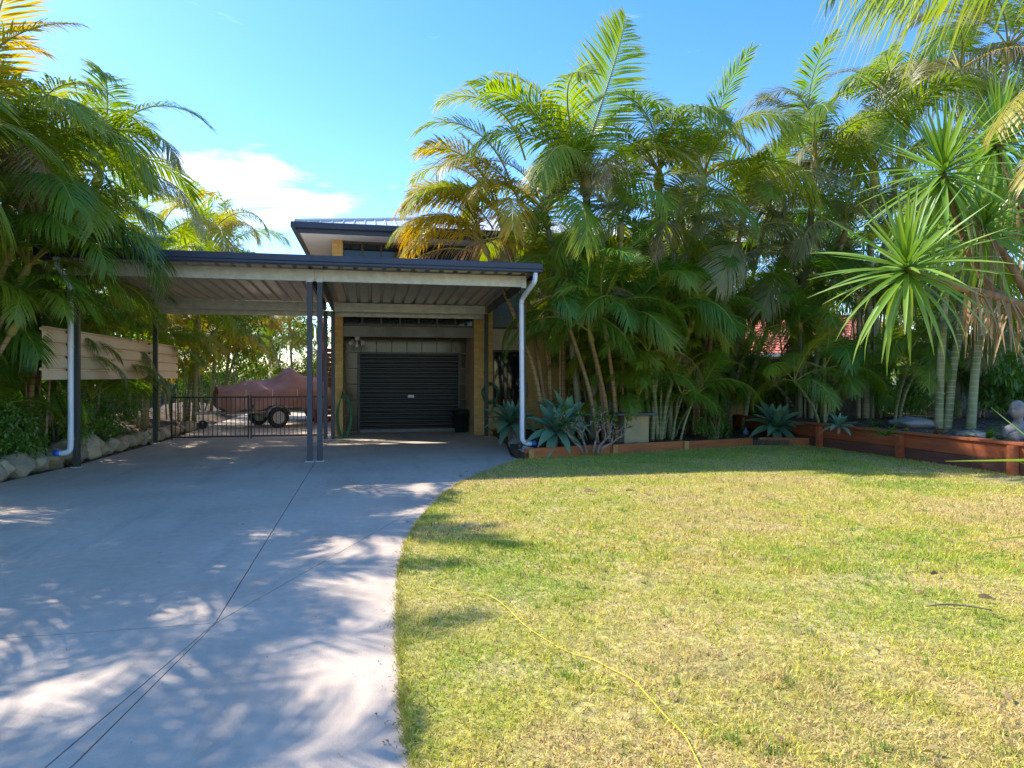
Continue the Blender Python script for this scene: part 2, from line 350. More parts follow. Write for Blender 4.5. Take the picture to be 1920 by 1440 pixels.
def cat_rom(pts, n=6):
    P = [Vector(p) for p in pts]; P = [P[0]*2-P[1]]+P+[P[-1]*2-P[-2]]; o = []
    for i in range(1, len(P)-2):
        for k in range(n):
            t = k/n; a, b, c, d = P[i-1], P[i], P[i+1], P[i+2]
            o.append(0.5*((2*b)+(c-a)*t+(2*a-5*b+4*c-d)*t*t+(3*b-a-3*c+d)*t**3))
    o.append(P[-2]); return o

# ------------------------------------------------------------------ ground, driveway, lawn, beds
tag(MB().prism([(-400, -60), (400, -60), (400, 900), (-400, 900)], -0.4, -0.08).build('ground', 'ground'), kind='structure')

edge_px = [(975, 862), (915, 884), (850, 915), (790, 975), (757, 1045), (750, 1150), (756, 1270), (778, 1440)]
lawn_edge = [tuple(W(*p).xy) for p in edge_px]+[(0.32, 1.2), (0.7, -1.0), (1.3, -6.0)]
lawn_edge = [tuple(p.xy) for p in cat_rom([(x, y, 0) for x, y in lawn_edge], 5)]
e0 = lawn_edge[0]
drive = [(-5.35, -6), (-5.3, 8), (-5.15, 10.7), (-4.9, 12.6), (-4.75, 17), (-5.0, 30), (-0.95, 30), (-0.95, 18.4), (2.62, 18.4), (2.62, 17.05), (3.1, 17.0), (2.95, 14.5), (2.6, 12.3)]+lawn_edge
dv = tag(MB().prism(drive, -0.075, -0.022).build('driveway', 'joint'), kind='structure')
# slabs
jn = Vector((-0.93, 4.34)); jr = (1.19, 9.40); ri = min(range(len(lawn_edge)), key=lambda i: abs(lawn_edge[i][0]-jr[0])+abs(lawn_edge[i][1]-jr[1]))
jf = Vector((-1.22, 2.9)); jdir = (jf-jn).normalized(); jend = jn+jdir*10.6; jb = Vector((0.095, -0.02))
JN = tuple(jn); JF, JE = tuple(jf), tuple(jend); JF2, JE2 = tuple(jf+jb), tuple(jend+jb)
slabs = [[(-5.3, 4.34), (-5.28, 8), (-5.13, 10.7), (-4.88, 12.6), (-4.73, 17), (-4.98, 29.9), (-0.97, 29.9), (-0.97, 12.2), JN],
         [JN, (-0.97, 12.2), (-0.97, 18.38), (2.6, 18.38), (2.6, 17.0), (3.06, 16.98), (2.92, 14.5), (2.57, 12.3)]+lawn_edge[:ri+1],
         [JN]+lawn_edge[ri:]+[JE2, JF2], [(-5.3, 4.34), JN, JF, JE, (-5.33, -5.95)], [JN, JF2, JE2, JE, JF]]
for sp_ in slabs:
    MB().prism(offset_poly(sp_, 0.005), -0.03, 0.0).build('concrete_slab', 'concrete', dv)

edging_a, edging_b = W(985, 862).xy, W(1412, 836).xy
bedA, bedB = Vector((9.28, 12.55)), Vector((9.52, 8.15))
lawn_poly = lawn_edge[::-1]+[(2.72, 11.62), (edging_a.x, edging_a.y), (edging_b.x, edging_b.y), (9.25, 12.75), (9.3, 12.5), (9.55, 8.0), (13, 7.6), (13, -6)]
tag(MB().prism(lawn_poly, -0.07, 0.014).build('lawn', 'lawn_soil'), kind='structure')
# centre bed
tag(MB().prism([(2.62, 12.3), (2.75, 11.66), (edging_a.x, edging_a.y+0.03), (edging_b.x, edging_b.y+0.03), (9.2, 12.9), (9.3, 13.2), (9.4, 17.4), (3.1, 17.4), (3.08, 16.9), (2.94, 14.5)], -0.07, 0.12).build('garden_bed', 'soil'), kind='structure')
# raised right bed soil and gravelly patch beside its corner
tag(MB().prism([(9.42, 12.5), (9.42, 17.4), (22, 17.4), (22, 8.2), (9.66, 8.2)], -0.07, 0.47).build('garden_bed_raised', 'soil'), kind='structure')
# left bed mound
lb = MB()
nx, ny = 10, 46
def lbz(u, y):
    return 0.05+0.30*min(1, u*3.2)+0.10*math.sin(y*1.3+u*4)+0.05*math.sin(y*3.1+u*9)
def lx(y): return -5.25+0.5*max(0, min(1, (y-8)/9.0))
vs, fs = [], []
for j in range(ny+1):
    y = -6+36.5*j/ny
    for i in range(nx+1):
        u = i/nx; x = lx(y)-0.12-u*7.0
        vs.append((x, y, lbz(u, y)-0.02 if i else -0.06))
for j in range(ny):
    for i in range(nx):
        a = j*(nx+1)+i; fs.append((a, a+nx+1, a+nx+2, a+1))
tag(lb.add(vs, fs).build('garden_bed_left', 'soil', smooth=True), kind='structure')
def zl(x, y): return lbz(max(0, min(1, (lx(y)-0.12-x)/7.0)), y)-0.02

# ------------------------------------------------------------------ leaf litter and grass (stuff)
def flakes(name, m, pts, size, tilt=0.5, seed=1):
    rs = np.random.RandomState(seed); n = len(pts)
    a = rs.rand(n)*6.283; L = size*(0.5+rs.rand(n)); w = L*(0.12+0.25*rs.rand(n)); tz = (rs.rand(n)-0.5)*tilt
    dx, dy = np.cos(a), np.sin(a); P = np.array(pts)
    z = P[:, 2]+0.012+np.abs(tz)*L*0.5
    V = np.empty((n, 4, 3))
    V[:, 0] = np.c_[P[:, 0]-dx*L/2, P[:, 1]-dy*L/2, z-tz*L/2]
    V[:, 1] = np.c_[P[:, 0]-dy*w/2, P[:, 1]+dx*w/2, z+0.006]
    V[:, 2] = np.c_[P[:, 0]+dx*L/2, P[:, 1]+dy*L/2, z+tz*L/2]
    V[:, 3] = np.c_[P[:, 0]+dy*w/2, P[:, 1]-dx*w/2, z+0.006]
    me = bpy.data.meshes.new(name); me.vertices.add(4*n); me.vertices.foreach_set('co', V.ravel())
    me.loops.add(4*n); me.loops.foreach_set('vertex_index', np.arange(4*n)); me.polygons.add(n)
    me.polygons.foreach_set('loop_start', np.arange(n)*4); me.update(calc_edges=True)
    c = np.repeat(np.c_[np.zeros(n), rs.rand(n), rs.rand(n), np.ones(n)], 4, axis=0)
    at = me.color_attributes.new('lc', 'FLOAT_COLOR', 'POINT'); at.data.foreach_set('color', c.ravel())
    me.materials.append(M[m]); o = inst(name, me); o['kind'] = 'stuff'; return o
rs = np.random.RandomState(3)
pts = [(x, y, 0.12) for x, y in zip(rs.uniform(2.9, 9.2, 5200), rs.uniform(11.9, 17.2, 5200)) if y > 11.75+0.24*(x-2.6)*1.0]
tag(flakes('leaf_litter', 'litter', pts, 0.10), 'brown fallen leaves and bark scattered under the central palm clump', 'leaf litter', kind='stuff')
pts = [(x, y, 0.47) for x, y in zip(rs.uniform(9.7, 17, 3600), rs.uniform(8.3, 17.2, 3600))]
tag(flakes('leaf_litter', 'litter', pts, 0.11, seed=2), 'brown fallen leaves on the soil of the raised sleeper bed', 'leaf litter', kind='stuff')
pts = []
for x, y in zip(rs.uniform(-9.5, -4.9, 5000), rs.uniform(2, 24, 5000)):
    if x < lx(y)-0.5: pts.append((x, y, zl(x, y)))
tag(flakes('leaf_litter', 'litter', pts, 0.12, seed=4), 'brown fallen palm debris behind the boulder edging', 'leaf litter', kind='stuff')
# a little debris on the concrete along the lawn edge
pts = []
for _ in range(330):
    i = random.randrange(3, len(lawn_edge)-11); p = lawn_edge[i]; q = lawn_edge[i+1]; t = random.random()
    pts.append((p[0]+(q[0]-p[0])*t-abs(random.gauss(0, 0.05)), p[1]+(q[1]-p[1])*t, -0.002))
for _ in range(150): pts.append((random.uniform(-4.5, 0.2), random.uniform(2.4, 9), -0.006))
tag(flakes('leaf_litter', 'litter', pts, 0.026, 0.2, seed=6), 'tiny dry clippings along the concrete edge of the lawn', 'leaf litter', kind='stuff')

rs = np.random.RandomState(17); pts = []
for _ in range(420):
    d_ = 2.4+9*rs.rand()**0.8; X = rs.uniform(-0.1, 0.85)*d_; x, y = d_*SA+X*CA, d_*CA-X*SA
    if x > 0.9 and x < 9 and y < 11: pts.append((x, y, 0.022))
tag(flakes('lawn_clippings', 'straw_leaf', pts, 0.065, 0.5, seed=9), 'pale dry clippings and leaf scraps scattered over the lawn', 'clippings', kind='stuff')
def inpoly(x, y, poly):
    r = np.zeros(len(x), bool); n = len(poly)
    for i in range(n):
        x1, y1 = poly[i]; x2, y2 = poly[(i+1) % n]
        c = ((y1 > y) != (y2 > y)) & (x < (x2-x1)*(y-y1)/((y2-y1) if y2 != y1 else 1e-9)+x1); r ^= c
    return r
def vnoise(x, y, s, seed):
    r = np.random.RandomState(seed); v = np.zeros_like(x)
    for k in range(7):
        a, f, ph = r.rand()*6.28, s*(0.6+r.rand()*1.1), r.rand()*6.28
        v += np.sin((x*np.cos(a)+y*np.sin(a))*f+ph+1.3*np.sin((x*np.sin(a)-y*np.cos(a))*f*0.7+ph*2))
    return v/7*1.6
def grass(name, n, d0, d1, segs, h0, h1, w, seed, density_pow):
    rs = np.random.RandomState(seed)
    u = rs.rand(n); k = 2-density_pow                      # pdf(d) ~ d * d^-density_pow
    d = (d0**k+u*(d1**k-d0**k))**(1/k)
    X = rs.uniform(-0.34, 1.02, n)*d
    x = d*SA+X*CA; y = d*CA-X*SA
    lp = [(p[0]-0.02, p[1]) for p in lawn_poly]
    ok = inpoly(x, y, lp); 
    bare = np.exp(-(((x-9.1)/0.75)**2+((y-7.9)/0.5)**2))+np.exp(-(((x-8.75)/0.35)**2+((y-10.2)/1.3)**2))*0.75
    thin = vnoise(x, y, 5.0, 99)+vnoise(x, y, 14, 98)*0.6
    ok &= rs.rand(n) > bare*0.9
    ok &= rs.rand(n) < np.clip(0.97-0.5*np.clip(thin-0.25, 0, 1), 0.3, 1)
    x, y, d = x[ok], y[ok], d[ok]; n = len(x)
    a = rs.rand(n)*6.283; fa = rs.rand(n)*6.283
    h = rs.uniform(h0, h1, n)*(1+0.25*vnoise(x, y, 9, 5)); lean = rs.uniform(0.25, 1.5, n)
    lx_, ly_ = np.cos(a)*np.sin(lean), np.sin(a)*np.sin(lean); lz = np.cos(lean)
    ww = w*rs.uniform(0.6, 1.25, n); wx, wy = np.cos(fa)*ww/2, np.sin(fa)*ww/2
    z0 = np.full(n, 0.012)
    g1 = vnoise(x, y, 1.5, 11)+0.55*vnoise(x, y, 4.2, 12)+0.45*vnoise(x, y, 13.0, 13)
    f = np.clip(0.42+0.48*g1+rs.normal(0, 0.20, n)-0.045*(x-3.5)*np.clip((7.5-y)/4, 0, 1)+0.03*np.clip(y-6, 0, 4), 0, 1)[:, None]
    straw = np.array([0.80, 0.59, 0.26])*rs.uniform(0.62, 1.1, (n, 1)); ylw = np.array([0.66, 0.59, 0.075]); grn = np.array([0.27, 0.42, 0.030])
    C = np.where(f < 0.5, straw+(ylw-straw)*(f/0.5), ylw+(grn-ylw)*((f-0.5)/0.5))*rs.uniform(0.80, 1.28, (n, 1))
    C[rs.rand(n) < 0.05] = (0.20, 0.11, 0.05)
    b = np.c_[x, y, z0]; L = np.c_[lx_, ly_, lz]*h[:, None]; w3 = np.c_[wx, wy, np.zeros(n)]
    if segs == 1:
        V = np.stack([b-w3, b+w3, b+L], 1); nv = 3; F_ = np.arange(3*n).reshape(n, 3)
        lens = np.full(n, 3)
    else:
        bend = np.c_[lx_, ly_, -0.35*np.ones(n)]*(h*0.35)[:, None]
        mid = b+L*0.55; tip = b+L*0.95+bend; tip[:, 2] = np.maximum(tip[:, 2], 0.016)
        V = np.stack([b-w3, b+w3, mid+w3*0.8, mid-w3*0.8, tip], 1); nv = 5
    me = bpy.data.meshes.new(name); me.vertices.add(nv*n); me.vertices.foreach_set('co', V.reshape(-1))
    if segs == 1:
        idx = F_.ravel(); starts = np.arange(n)*3
    else:
        o = np.arange(n)[:, None]*5
        idx = (o+np.array([0, 1, 2, 3, 3, 2, 4])).ravel(); st = np.arange(n)[:, None]*7+np.array([0, 4]); starts = st.ravel()
    me.loops.add(len(idx)); me.loops.foreach_set('vertex_index', idx); me.polygons.add(len(starts)); me.polygons.foreach_set('loop_start', starts)
    me.update(calc_edges=True)
    at = me.color_attributes.new('lc', 'FLOAT_COLOR', 'POINT')
    at.data.foreach_set('color', np.repeat(np.c_[C, np.ones(n)], nv, axis=0).ravel())
    me.materials.append(M['grass_blade'])
    return inst(name, me)
def edge_grass(n, seed):
    rs = np.random.RandomState(seed); E_ = np.array(lawn_edge[:len(lawn_edge)-8]); b = MB()
    for _ in range(n):
        i = rs.randint(0, len(E_)-1); t = rs.rand(); p = E_[i]*(1-t)+E_[i+1]*t
        clump = 0.5+0.5*math.sin(p[1]*5.1+p[0]*3)*math.sin(p[1]*13.7)
        q = Vector((p[0]+rs.normal(0.01, 0.02), p[1]+rs.normal(0, 0.01), 0.0)); a = rs.uniform(1.9, 4.4); h = rs.uniform(0.02, 0.05)*(0.6+0.9*clump); ln = rs.uniform(0.3, 1.4)
        d_ = Vector((math.cos(a)*math.sin(ln), math.sin(a)*math.sin(ln), math.cos(ln)+0.12))*h; w_ = Vector((-math.sin(a), math.cos(a), 0))*0.003
        g = rs.rand(); c = (0.27+0.45*g, 0.36+0.2*g, 0.035+0.16*g*g)
        b.add([q-w_, q+w_, q+d_], [(0, 1, 2)], [c]*3)
    return b.build('lawn_grass', 'grass_blade', colors=True)
tag(edge_grass(9000, 31), 'ragged runners of grass creeping over the concrete edge', 'grass', kind='stuff')
def weeds(n, seed):
    rs = np.random.RandomState(seed); b = MB()
    for _ in range(n):
        d_ = 2.4+8*rs.rand(); X = rs.uniform(-0.08, 0.85)*d_; x, y = d_*SA+X*CA, d_*CA-X*SA
        if x < 0.9 or x > 9 or y > 11: continue
        k = rs.uniform(0.6, 1.2); g = rs.rand()
        for _ in range(rs.randint(10, 26)):
            a, ln = rs.uniform(0, 6.28), rs.uniform(0.2, 1.3); h = rs.uniform(0.035, 0.075)*k; q = Vector((x+rs.normal(0, 0.02), y+rs.normal(0, 0.02), 0.012))
            dd = Vector((math.cos(a)*math.sin(ln), math.sin(a)*math.sin(ln), math.cos(ln)))*h; w_ = Vector((-math.sin(a), math.cos(a), 0))*0.0028
            c = (0.14+0.10*g, 0.27+0.08*g, 0.03) if g < 0.75 else (0.5, 0.38, 0.2)
            b.add([q-w_, q+w_, q+dd], [(0, 1, 2)], [c]*3)
    return b.build('lawn_weeds', 'grass_blade', colors=True)
tag(weeds(420, 41), 'small darker green weed tufts dotted through the lawn', 'weeds', kind='stuff')
tag(grass('lawn_grass', 150000, 1.5, 5.0, 2, 0.018, 0.045, 0.0052, 21, 1.1), 'short sun-bleached couch grass on the open front of the lawn', 'grass', kind='stuff')
tag(grass('lawn_grass', 330000, 5.0, 14.5, 1, 0.022, 0.050, 0.0105, 22, 1.1), 'greener mown grass towards the timber garden edging', 'grass', kind='stuff')

# ------------------------------------------------------------------ house
house = empty('brick_house', (0.0, 17.0, 0.0), 'two storey yellow brick house with grey metal hip roof behind the carport', 'house')
HO = Vector((0, 17.0, 0))
def H(lo, hi): return (lo[0], lo[1]-17.0, lo[2]), (hi[0], hi[1]-17.0, hi[2])
def hbox(name, lo, hi, m, parent=house, bevel=0): return boxo(name, *H(lo, hi), m, parent, bevel)
core = MB()
for lo, hi in [((-0.95, 17.0, -0.05), (-0.70, 26, 4.88)), ((2.58, 17.0, -0.05), (3.07, 18.6, 4.88)), ((3.07, 17.02, -0.05), (3.95, 17.25, 0.70)),
               ((3.95, 17.0, -0.05), (7.9, 17.25, 4.88)), ((-0.70, 25.5, 0), (9.8, 26, 4.88)), ((9.6, 17.0, 0), (9.8, 25.5, 4.88)),
               ((-0.70, 18.46, -0.02), (2.58, 18.6, 2.75))]:
    core.box(*H(lo, hi))
wall = core.build('brick_wall', 'mortar', house)
bl, bh, bd = 0.232, 0.076, 0.055
brick_me = {}
def brick_mesh(l):
    k = round(l, 3)
    if k not in brick_me:
        brick_me[k] = MB().box((0, -0.009, 0), (k, bd-0.009, bh)).mesh('brick', 'brick')
    return brick_me[k]
nbrick = [0]; rest = MB()
def bricks(x0, x1, y, z0, z1, prio=True):
    """running bond on a wall face at y looking to -Y"""
    r = 0; z = z0
    while z+bh <= z1+0.01:
        x = x0
        first = bl if r % 2 == 0 else bl*0.5
        while x < x1-0.03:
            l = min(first if x == x0 else bl, x1-x); first_done = True
            jx = random.uniform(-0.002, 0.002)
            if prio and nbrick[0] < 296:
                nbrick[0] += 1
                inst('brick', brick_mesh(l), wall, (x, y-17.0+jx, z))
            else:
                rest.box((x, y-17.009+jx, z), (x+l, y-17.0+bd-0.009, z+bh))
            x += l+0.010
        z += bh+0.010; r += 1
bricks(-0.95, -0.70, 17.0, 0, 3.15); bricks(2.58, 3.07, 17.0, 0, 3.45); bricks(3.075, 3.945, 17.02, 0, 0.66); 
bricks(-0.95, -0.70, 17.0, 4.45, 4.9); bricks(-0.95, -0.70, 17.0, 3.18, 4.44, False); bricks(2.58, 3.07, 17.0, 3.5, 4.9, False)
bricks(3.955, 7.9, 17.0, 0, 4.85, False)
o = rest.build('brickwork', 'brick', wall); o['kind'] = 'stuff'
# garage recess
dx0, dx1, dz = -0.335, 2.36, 2.10
gw = MB()
hbox('garage_ceiling', (-0.70, 17.3, 2.62), (2.58, 18.46, 2.70), 'beam_grey')
hbox('garage_lintel', (-0.698, 17.12, 2.50), (2.578, 17.3, 2.76), 'beam_grey')
def panel_grid(x0, x1, z0, z1, nx_, nz_):
    for i in range(nx_):
        for j in range(nz_):
            a, b = x0+(x1-x0)*i/nx_, x0+(x1-x0)*(i+1)/nx_; c, d_ = z0+(z1-z0)*j/nz_, z0+(z1-z0)*(j+1)/nz_
            o = hbox('wall_panel', (a+0.006, 18.425, c+0.006), (b-0.006, 18.45, d_-0.006), 'dark_panel', bevel=0.004)
            o.rotation_euler = (random.uniform(-0.0015, 0.0015), 0, random.uniform(-0.0015, 0.0015))
panel_grid(-0.69, dx0-0.03, 0.02, 2.14, 1, 5); panel_grid(dx1+0.03, 2.57, 0.02, 2.14, 1, 5); panel_grid(-0.69, 2.57, 2.15, 2.60, 8, 1)
# roller door: one corrugated curtain, guides, bottom rail, lock plate
rd = MB(); nrib = 20; prof = []
for i in range(nrib):
    z = 0.07+(dz-0.07)*i/nrib; p = (dz-0.07)/nrib
    prof += [(18.345, z), (18.345, z+p*0.40), (18.305, z+p*0.62), (18.305, z+p*0.80)]
prof.append((18.345, dz))
vs = []; fs = []
for y, z in prof: vs += [(dx0, y-17, z), (dx1, y-17, z)]
for i in range(len(prof)-1): fs.append((2*i, 2*i+1, 2*i+3, 2*i+2))
door = rd.add(vs, fs).build('roller_door', 'black_door', house)
hbox('bottom_rail', (dx0, 18.30, 0.0), (dx1, 18.36, 0.075), 'beam_grey', door)
for a in (dx0-0.03, dx1-0.03): hbox('door_guide', (a, 18.29, 0), (a+0.055, 18.42, dz+0.02), 'black_metal', door)
hbox('drum_cover', (dx0-0.02, 18.30, dz), (dx1+0.02, 18.42, dz+0.05), 'black_metal', door)
hbox('lock_plate', (0.96, 18.29, 0.93), (1.13, 18.33, 1.0), 'white_plastic', door, 0.005)
# upper storey windows over the garage
uw = hbox('window', (-0.70, 17.16, 2.78), (2.58, 17.20, 4.83), 'dark_glass')
for i in range(8):
    x = -0.70+3.28*i/7; hbox('frame', (max(-0.698, x-0.022), 17.12, 2.78), (min(2.578, x+0.022), 17.17, 4.83), 'frame_brown', uw)
for z in (2.763, 3.75, 4.82): hbox('frame', (-0.698, 17.115, z), (2.578, 17.165, z+0.05), 'frame_brown', uw)
hbox('blind', (0.1, 17.22, 3.9), (1.1, 17.24, 4.8), 'white_paint', uw)
# side bay: window with shelf of bottles, cladding boards, frosted upper window
w2 = hbox('window', (3.08, 17.14, 0.72), (3.94, 17.17, 2.18), 'dark_glass')
for a, b in (((3.08, 17.08, 0.70), (3.12, 17.15, 2.19)), ((3.90, 17.08, 0.70), (3.94, 17.15, 2.19)), ((3.12, 17.08, 2.14), (3.90, 17.15, 2.19)), ((3.12, 17.06, 0.68), (3.90, 17.15, 0.735))):
    hbox('frame', a, b, 'frame_brown', w2)
for k in range(3): hbox('cladding_board', (3.075, 17.05-0.004*(k % 2), 2.195+0.182*k), (3.945, 17.10, 2.195+0.182*(k+1)-0.006), 'cladding')
w3 = hbox('window', (3.08, 17.1, 2.75), (3.94, 17.13, 3.7), 'frosted')
hbox('frame', (3.075, 17.05, 3.7), (3.945, 17.12, 3.76), 'frame_brown', w3); hbox('frame', (3.075, 17.05, 2.742), (3.945, 17.099, 2.79), 'frame_brown', w3)
hbox('wall_infill', (3.075, 17.06, 3.765), (3.945, 17.2, 4.88), 'cladding')
# arched brick porch at the far end of the front wall
po = MB(); px0, px1, pzt, py = 7.9, 9.8, 3.3, 16.2
acx, ar, asp = 8.65, 0.55, 1.55
N = 14; arc = [(acx+ar*math.cos(math.pi-math.pi*i/N), asp+ar*math.sin(math.pi*i/N)*1.15) for i in range(N+1)]
outer = [(px0, asp)]+[(px0+(px1-px0)*i/(N-2), pzt) for i in range(N-1)]+[(px1, asp)]
vs = []; fs = []
for (a, b), (c, d_) in zip(arc, outer): vs += [(a, py-17, b), (c, py-17, d_), (a, py-16.75, b), (c, py-16.75, d_)]
for i in range(N):
    k = 4*i; fs += [(k, k+4, k+5, k+1), (k+2, k+3, k+7, k+6), (k, k+2, k+6, k+4), (k+1, k+5, k+7, k+3)]
po.add(vs, fs); po.box(*H((px0, py, -0.05), (acx-ar, py+0.25, asp))); po.box(*H((acx+ar, py, -0.05), (px1, py+0.25, asp)))
po.box(*H((px0, py+0.25, 0), (px0+0.2, 17, pzt))); po.box(*H((px1-0.2, py+0.25, 0), (px1, 17, pzt)))
pch = po.build('porch', 'mortar', house)
pb = MB(); z = 0.0; r = 0
while z < 3.2:
    x = px0+(0 if r % 2 else -bl/2)
    while x < px1:
        a, b = max(x, px0), min(x+bl, px1); cx = (a+b)/2
        hw = ar if z+bh < asp else (math.sqrt(max(0, 1-((z-asp)/(ar*1.15))**2))*ar if z < asp+ar*1.15 else 0)
        segs_ = [(a, b)]
        if hw > 0: segs_ = [(a, min(b, acx-hw)), (max(a, acx+hw), b)]
        for s0, s1 in segs_:
            if s1-s0 > 0.03: pb.box((s0, py-17.009, z), (s1, py-16.96, z+bh))
        x += bl+0.01
    z += bh+0.01; r += 1
o = pb.build('brickwork', 'brick', pch); o['kind'] = 'stuff'
hbox('porch_door', (8.15, 17.0, 0.0), (9.15, 17.05, 2.1), 'frame_brown', pch)
# eaves, soffit, fascia, hip roof
ex0, ex1, ey0, ey1, ez = -1.72, 10.2, 16.15, 26.8, 4.90
hbox('soffit', (ex0+0.06, ey0+0.06, ez-0.02), (ex1-0.06, ey1-0.06, ez+0.0), 'soffit')
fa = MB(); fa.box(*H((ex0, ey0, ez-0.06), (ex1, ey0+0.05, ez+0.17))); fa.box(*H((ex0, ey0+0.05, ez-0.06), (ex0+0.05, ey1, ez+0.17)))
fa.box(*H((ex1-0.05, ey0+0.05, ez-0.06), (ex1, ey1, ez+0.17))); fa.build('fascia', 'navy_metal', house, bevel=0.006)
g = MB(); g.box(*H((ex0-0.11, ey0-0.12, ez+0.04), (ex1+0.11, ey0-0.005, ez+0.175))); g.box(*H((ex0-0.11, ey0-0.005, ez+0.04), (ex0-0.005, ey1, ez+0.175)))
g.build('gutter', 'navy_metal', house, bevel=0.012)
pitch = R(16.5); half = (ey1-ey0)/2; rz_ = half*math.tan(pitch); ez2 = ez+0.17
A, B, C_, Dd = Vector((ex0, ey0, ez2))-HO, Vector((ex1, ey0, ez2))-HO, Vector((ex1, ey1, ez2))-HO, Vector((ex0, ey1, ez2))-HO
E, G = Vector((ex0+half, ey0+half, ez2+rz_))-HO, Vector((ex1-half, ey0+half, ez2+rz_))-HO
roof = MB().add([A, B, C_, Dd, E, G], [(0, 1, 5, 4), (1, 2, 5), (2, 3, 4, 5), (3, 0, 4), (0, 3, 2, 1)]).build('roof', 'house_roof', house)
# front-slope sheets with standing ribs, cut along the hips
sw = 0.762; x = ex0
while x < ex1-0.1:
    xb = min(x+sw, ex1); sh = MB()
    def hy(xx): return min(xx-ex0, ex1-xx, half)
    for rx in (x+0.004, x+sw*0.3333, x+sw*0.6666):
        if rx+0.045 > ex1: continue
        for xa, xz in ((rx, rx+0.045),):
            t0, t1 = -0.05, max(0.02, hy(rx))
            p0 = Vector((xa, ey0+t0, ez2+t0*math.tan(pitch)))-HO; p1 = Vector((xa, ey0+t1, ez2+t1*math.tan(pitch)))-HO
            e = Vector((xz-xa, 0, 0)); u = Vector((0, -math.sin(pitch), math.cos(pitch)))*0.034
            sh.add([p0, p0+e, p0+e*0.75+u, p0+e*0.25+u, p1, p1+e, p1+e*0.75+u, p1+e*0.25+u], [(0, 1, 2, 3), (3, 2, 6, 7), (0, 3, 7, 4), (2, 1, 5, 6), (4, 7, 6, 5)])
    ya, yb = max(0.0, hy(x)), max(0.0, hy(xb-0.006))
    u = Vector((0, -math.sin(pitch), math.cos(pitch)))*0.006
    q = [Vector((x, ey0-0.05, ez2-0.05*math.tan(pitch))), Vector((xb-0.006, ey0-0.05, ez2-0.05*math.tan(pitch))), Vector((xb-0.006, ey0+yb, ez2+yb*math.tan(pitch))), Vector((x, ey0+ya, ez2+ya*math.tan(pitch)))]
    q = [p-HO+u for p in q]; sh.add(q, [(0, 1, 2, 3)])
    sh.build('roof_sheet', 'house_roof', roof); x += sw
hip = MB(); up = Vector((0, 0, 0.03)); hip.tube([A+up, E+up, G+up, B+up], 0.06, 6); hip.build('ridge_cap', 'house_roof', roof)
# floodlights under the lintel, hooks, power point
fl = MB(); fl.box((-0.42, 0.02, 2.40), (-0.30, 0.12, 2.50)); fl.tube([(-0.46, 0.06, 2.42), (-0.50, -0.04, 2.34), (-0.51, -0.1, 2.30)], [0.025, 0.05, 0.06], 10)
fl.tube([(-0.26, 0.06, 2.42), (-0.22, -0.04, 2.34), (-0.21, -0.1, 2.30)], [0.025, 0.05, 0.06], 10); fl.tube([(-0.36, 0.06, 2.40), (-0.36, 0.02, 2.30), (-0.36, 0.0, 2.22)], [0.02, 0.04, 0.045], 10)
fl.build('flood_light', 'rim_cream', house, smooth=True)
hbox('meter_box', (3.86, 16.93, 0.95), (3.98, 17.01, 1.35), 'beam_grey')
MB().tube([(3.92, -0.03, 1.35), (3.92, -0.03, 2.2)], 0.012, 6).build('conduit', 'galv', house)
# bottles standing on the outside window sill
for k, (bx, m, s) in enumerate([(3.20, 'bottle_amber', 1.0), (3.38, 'bottle_pale', 0.85), (3.60, 'bottle_pale', 0.9), (3.78, 'bottle_amber', 1.1)]):
    b = MB().lathe([(0.028*s, 0), (0.032*s, 0.01), (0.032*s, 0.10*s), (0.012*s, 0.14*s), (0.012*s, 0.18*s)], 12).build('bottle', m, loc=(bx, 17.10, 0.736), smooth=True)
    tag(b, ['dark amber bottle by the left frame of the sill', 'short pale bottle second along the window sill', 'pale bottle third along the window sill', 'tallest amber bottle on the sill beside the meter box'][k], 'bottle', 'bottles on the window sill')

# ------------------------------------------------------------------ carport
cx0, cxm, cx1, cyf, cyr = -4.77, -0.985, 2.79, 12.26, 16.36
cp = empty('carport', (cxm, cyf, 0), 'double open carport with navy gutter, galvanised beams and ribbed metal roof', 'carport')
CO = Vector((cxm, cyf, 0))
def cbox(name, lo, hi, m, parent=cp, bevel=0.003):
    return boxo(name, Vector(lo)-CO, Vector(hi)-CO, m, parent, bevel)
bz0, bz1 = 3.18, 3.385                    # front beam
rb0, rb1 = 3.045, 3.25                    # rear beam
pw = 0.045
for x, y, zt, m in [(cx0, cyf, bz0, 'post_green'), (cx0, cyr, rb0, 'post_green'), (cxm-0.085, cyf, bz0, 'post_metal'), (cxm+0.085, cyf, bz0, 'post_metal'),
                 (cxm-0.085, cyr, rb0, 'post_metal'), (cxm+0.085, cyr, rb0, 'post_metal'), (cx1, cyf, bz0, 'post_green'), (cx1, cyr, rb0, 'post_green')]:
    po_ = cbox('post', (x-pw, y-pw, -0.01 if x < cx1 or y > 13 else 0.05), (x+pw, y+pw, zt), m)
    cbox('base_plate', (x-0.075, y-0.075, -0.008 if x < cx1 or y > 13 else 0.05), (x+0.075, y+0.075, 0.012 if x < cx1 or y > 13 else 0.13), 'galv', po_)
def cbeam(x0, x1, y, z0, z1):
    b = MB(); w = 0.055; t = 0.004
    b.box(Vector((x0, y-0.002, z0))-CO, Vector((x1, y+0.002, z1))-CO)
    for za in (z0, z1-t): b.box(Vector((x0, y+0.002, za))-CO, Vector((x1, y+w, za+t))-CO)
    b.box(Vector((x0, y+w-t, z0+t))-CO, Vector((x1, y+w, z0+0.02))-CO)
    return b.build('beam', 'galv', cp)
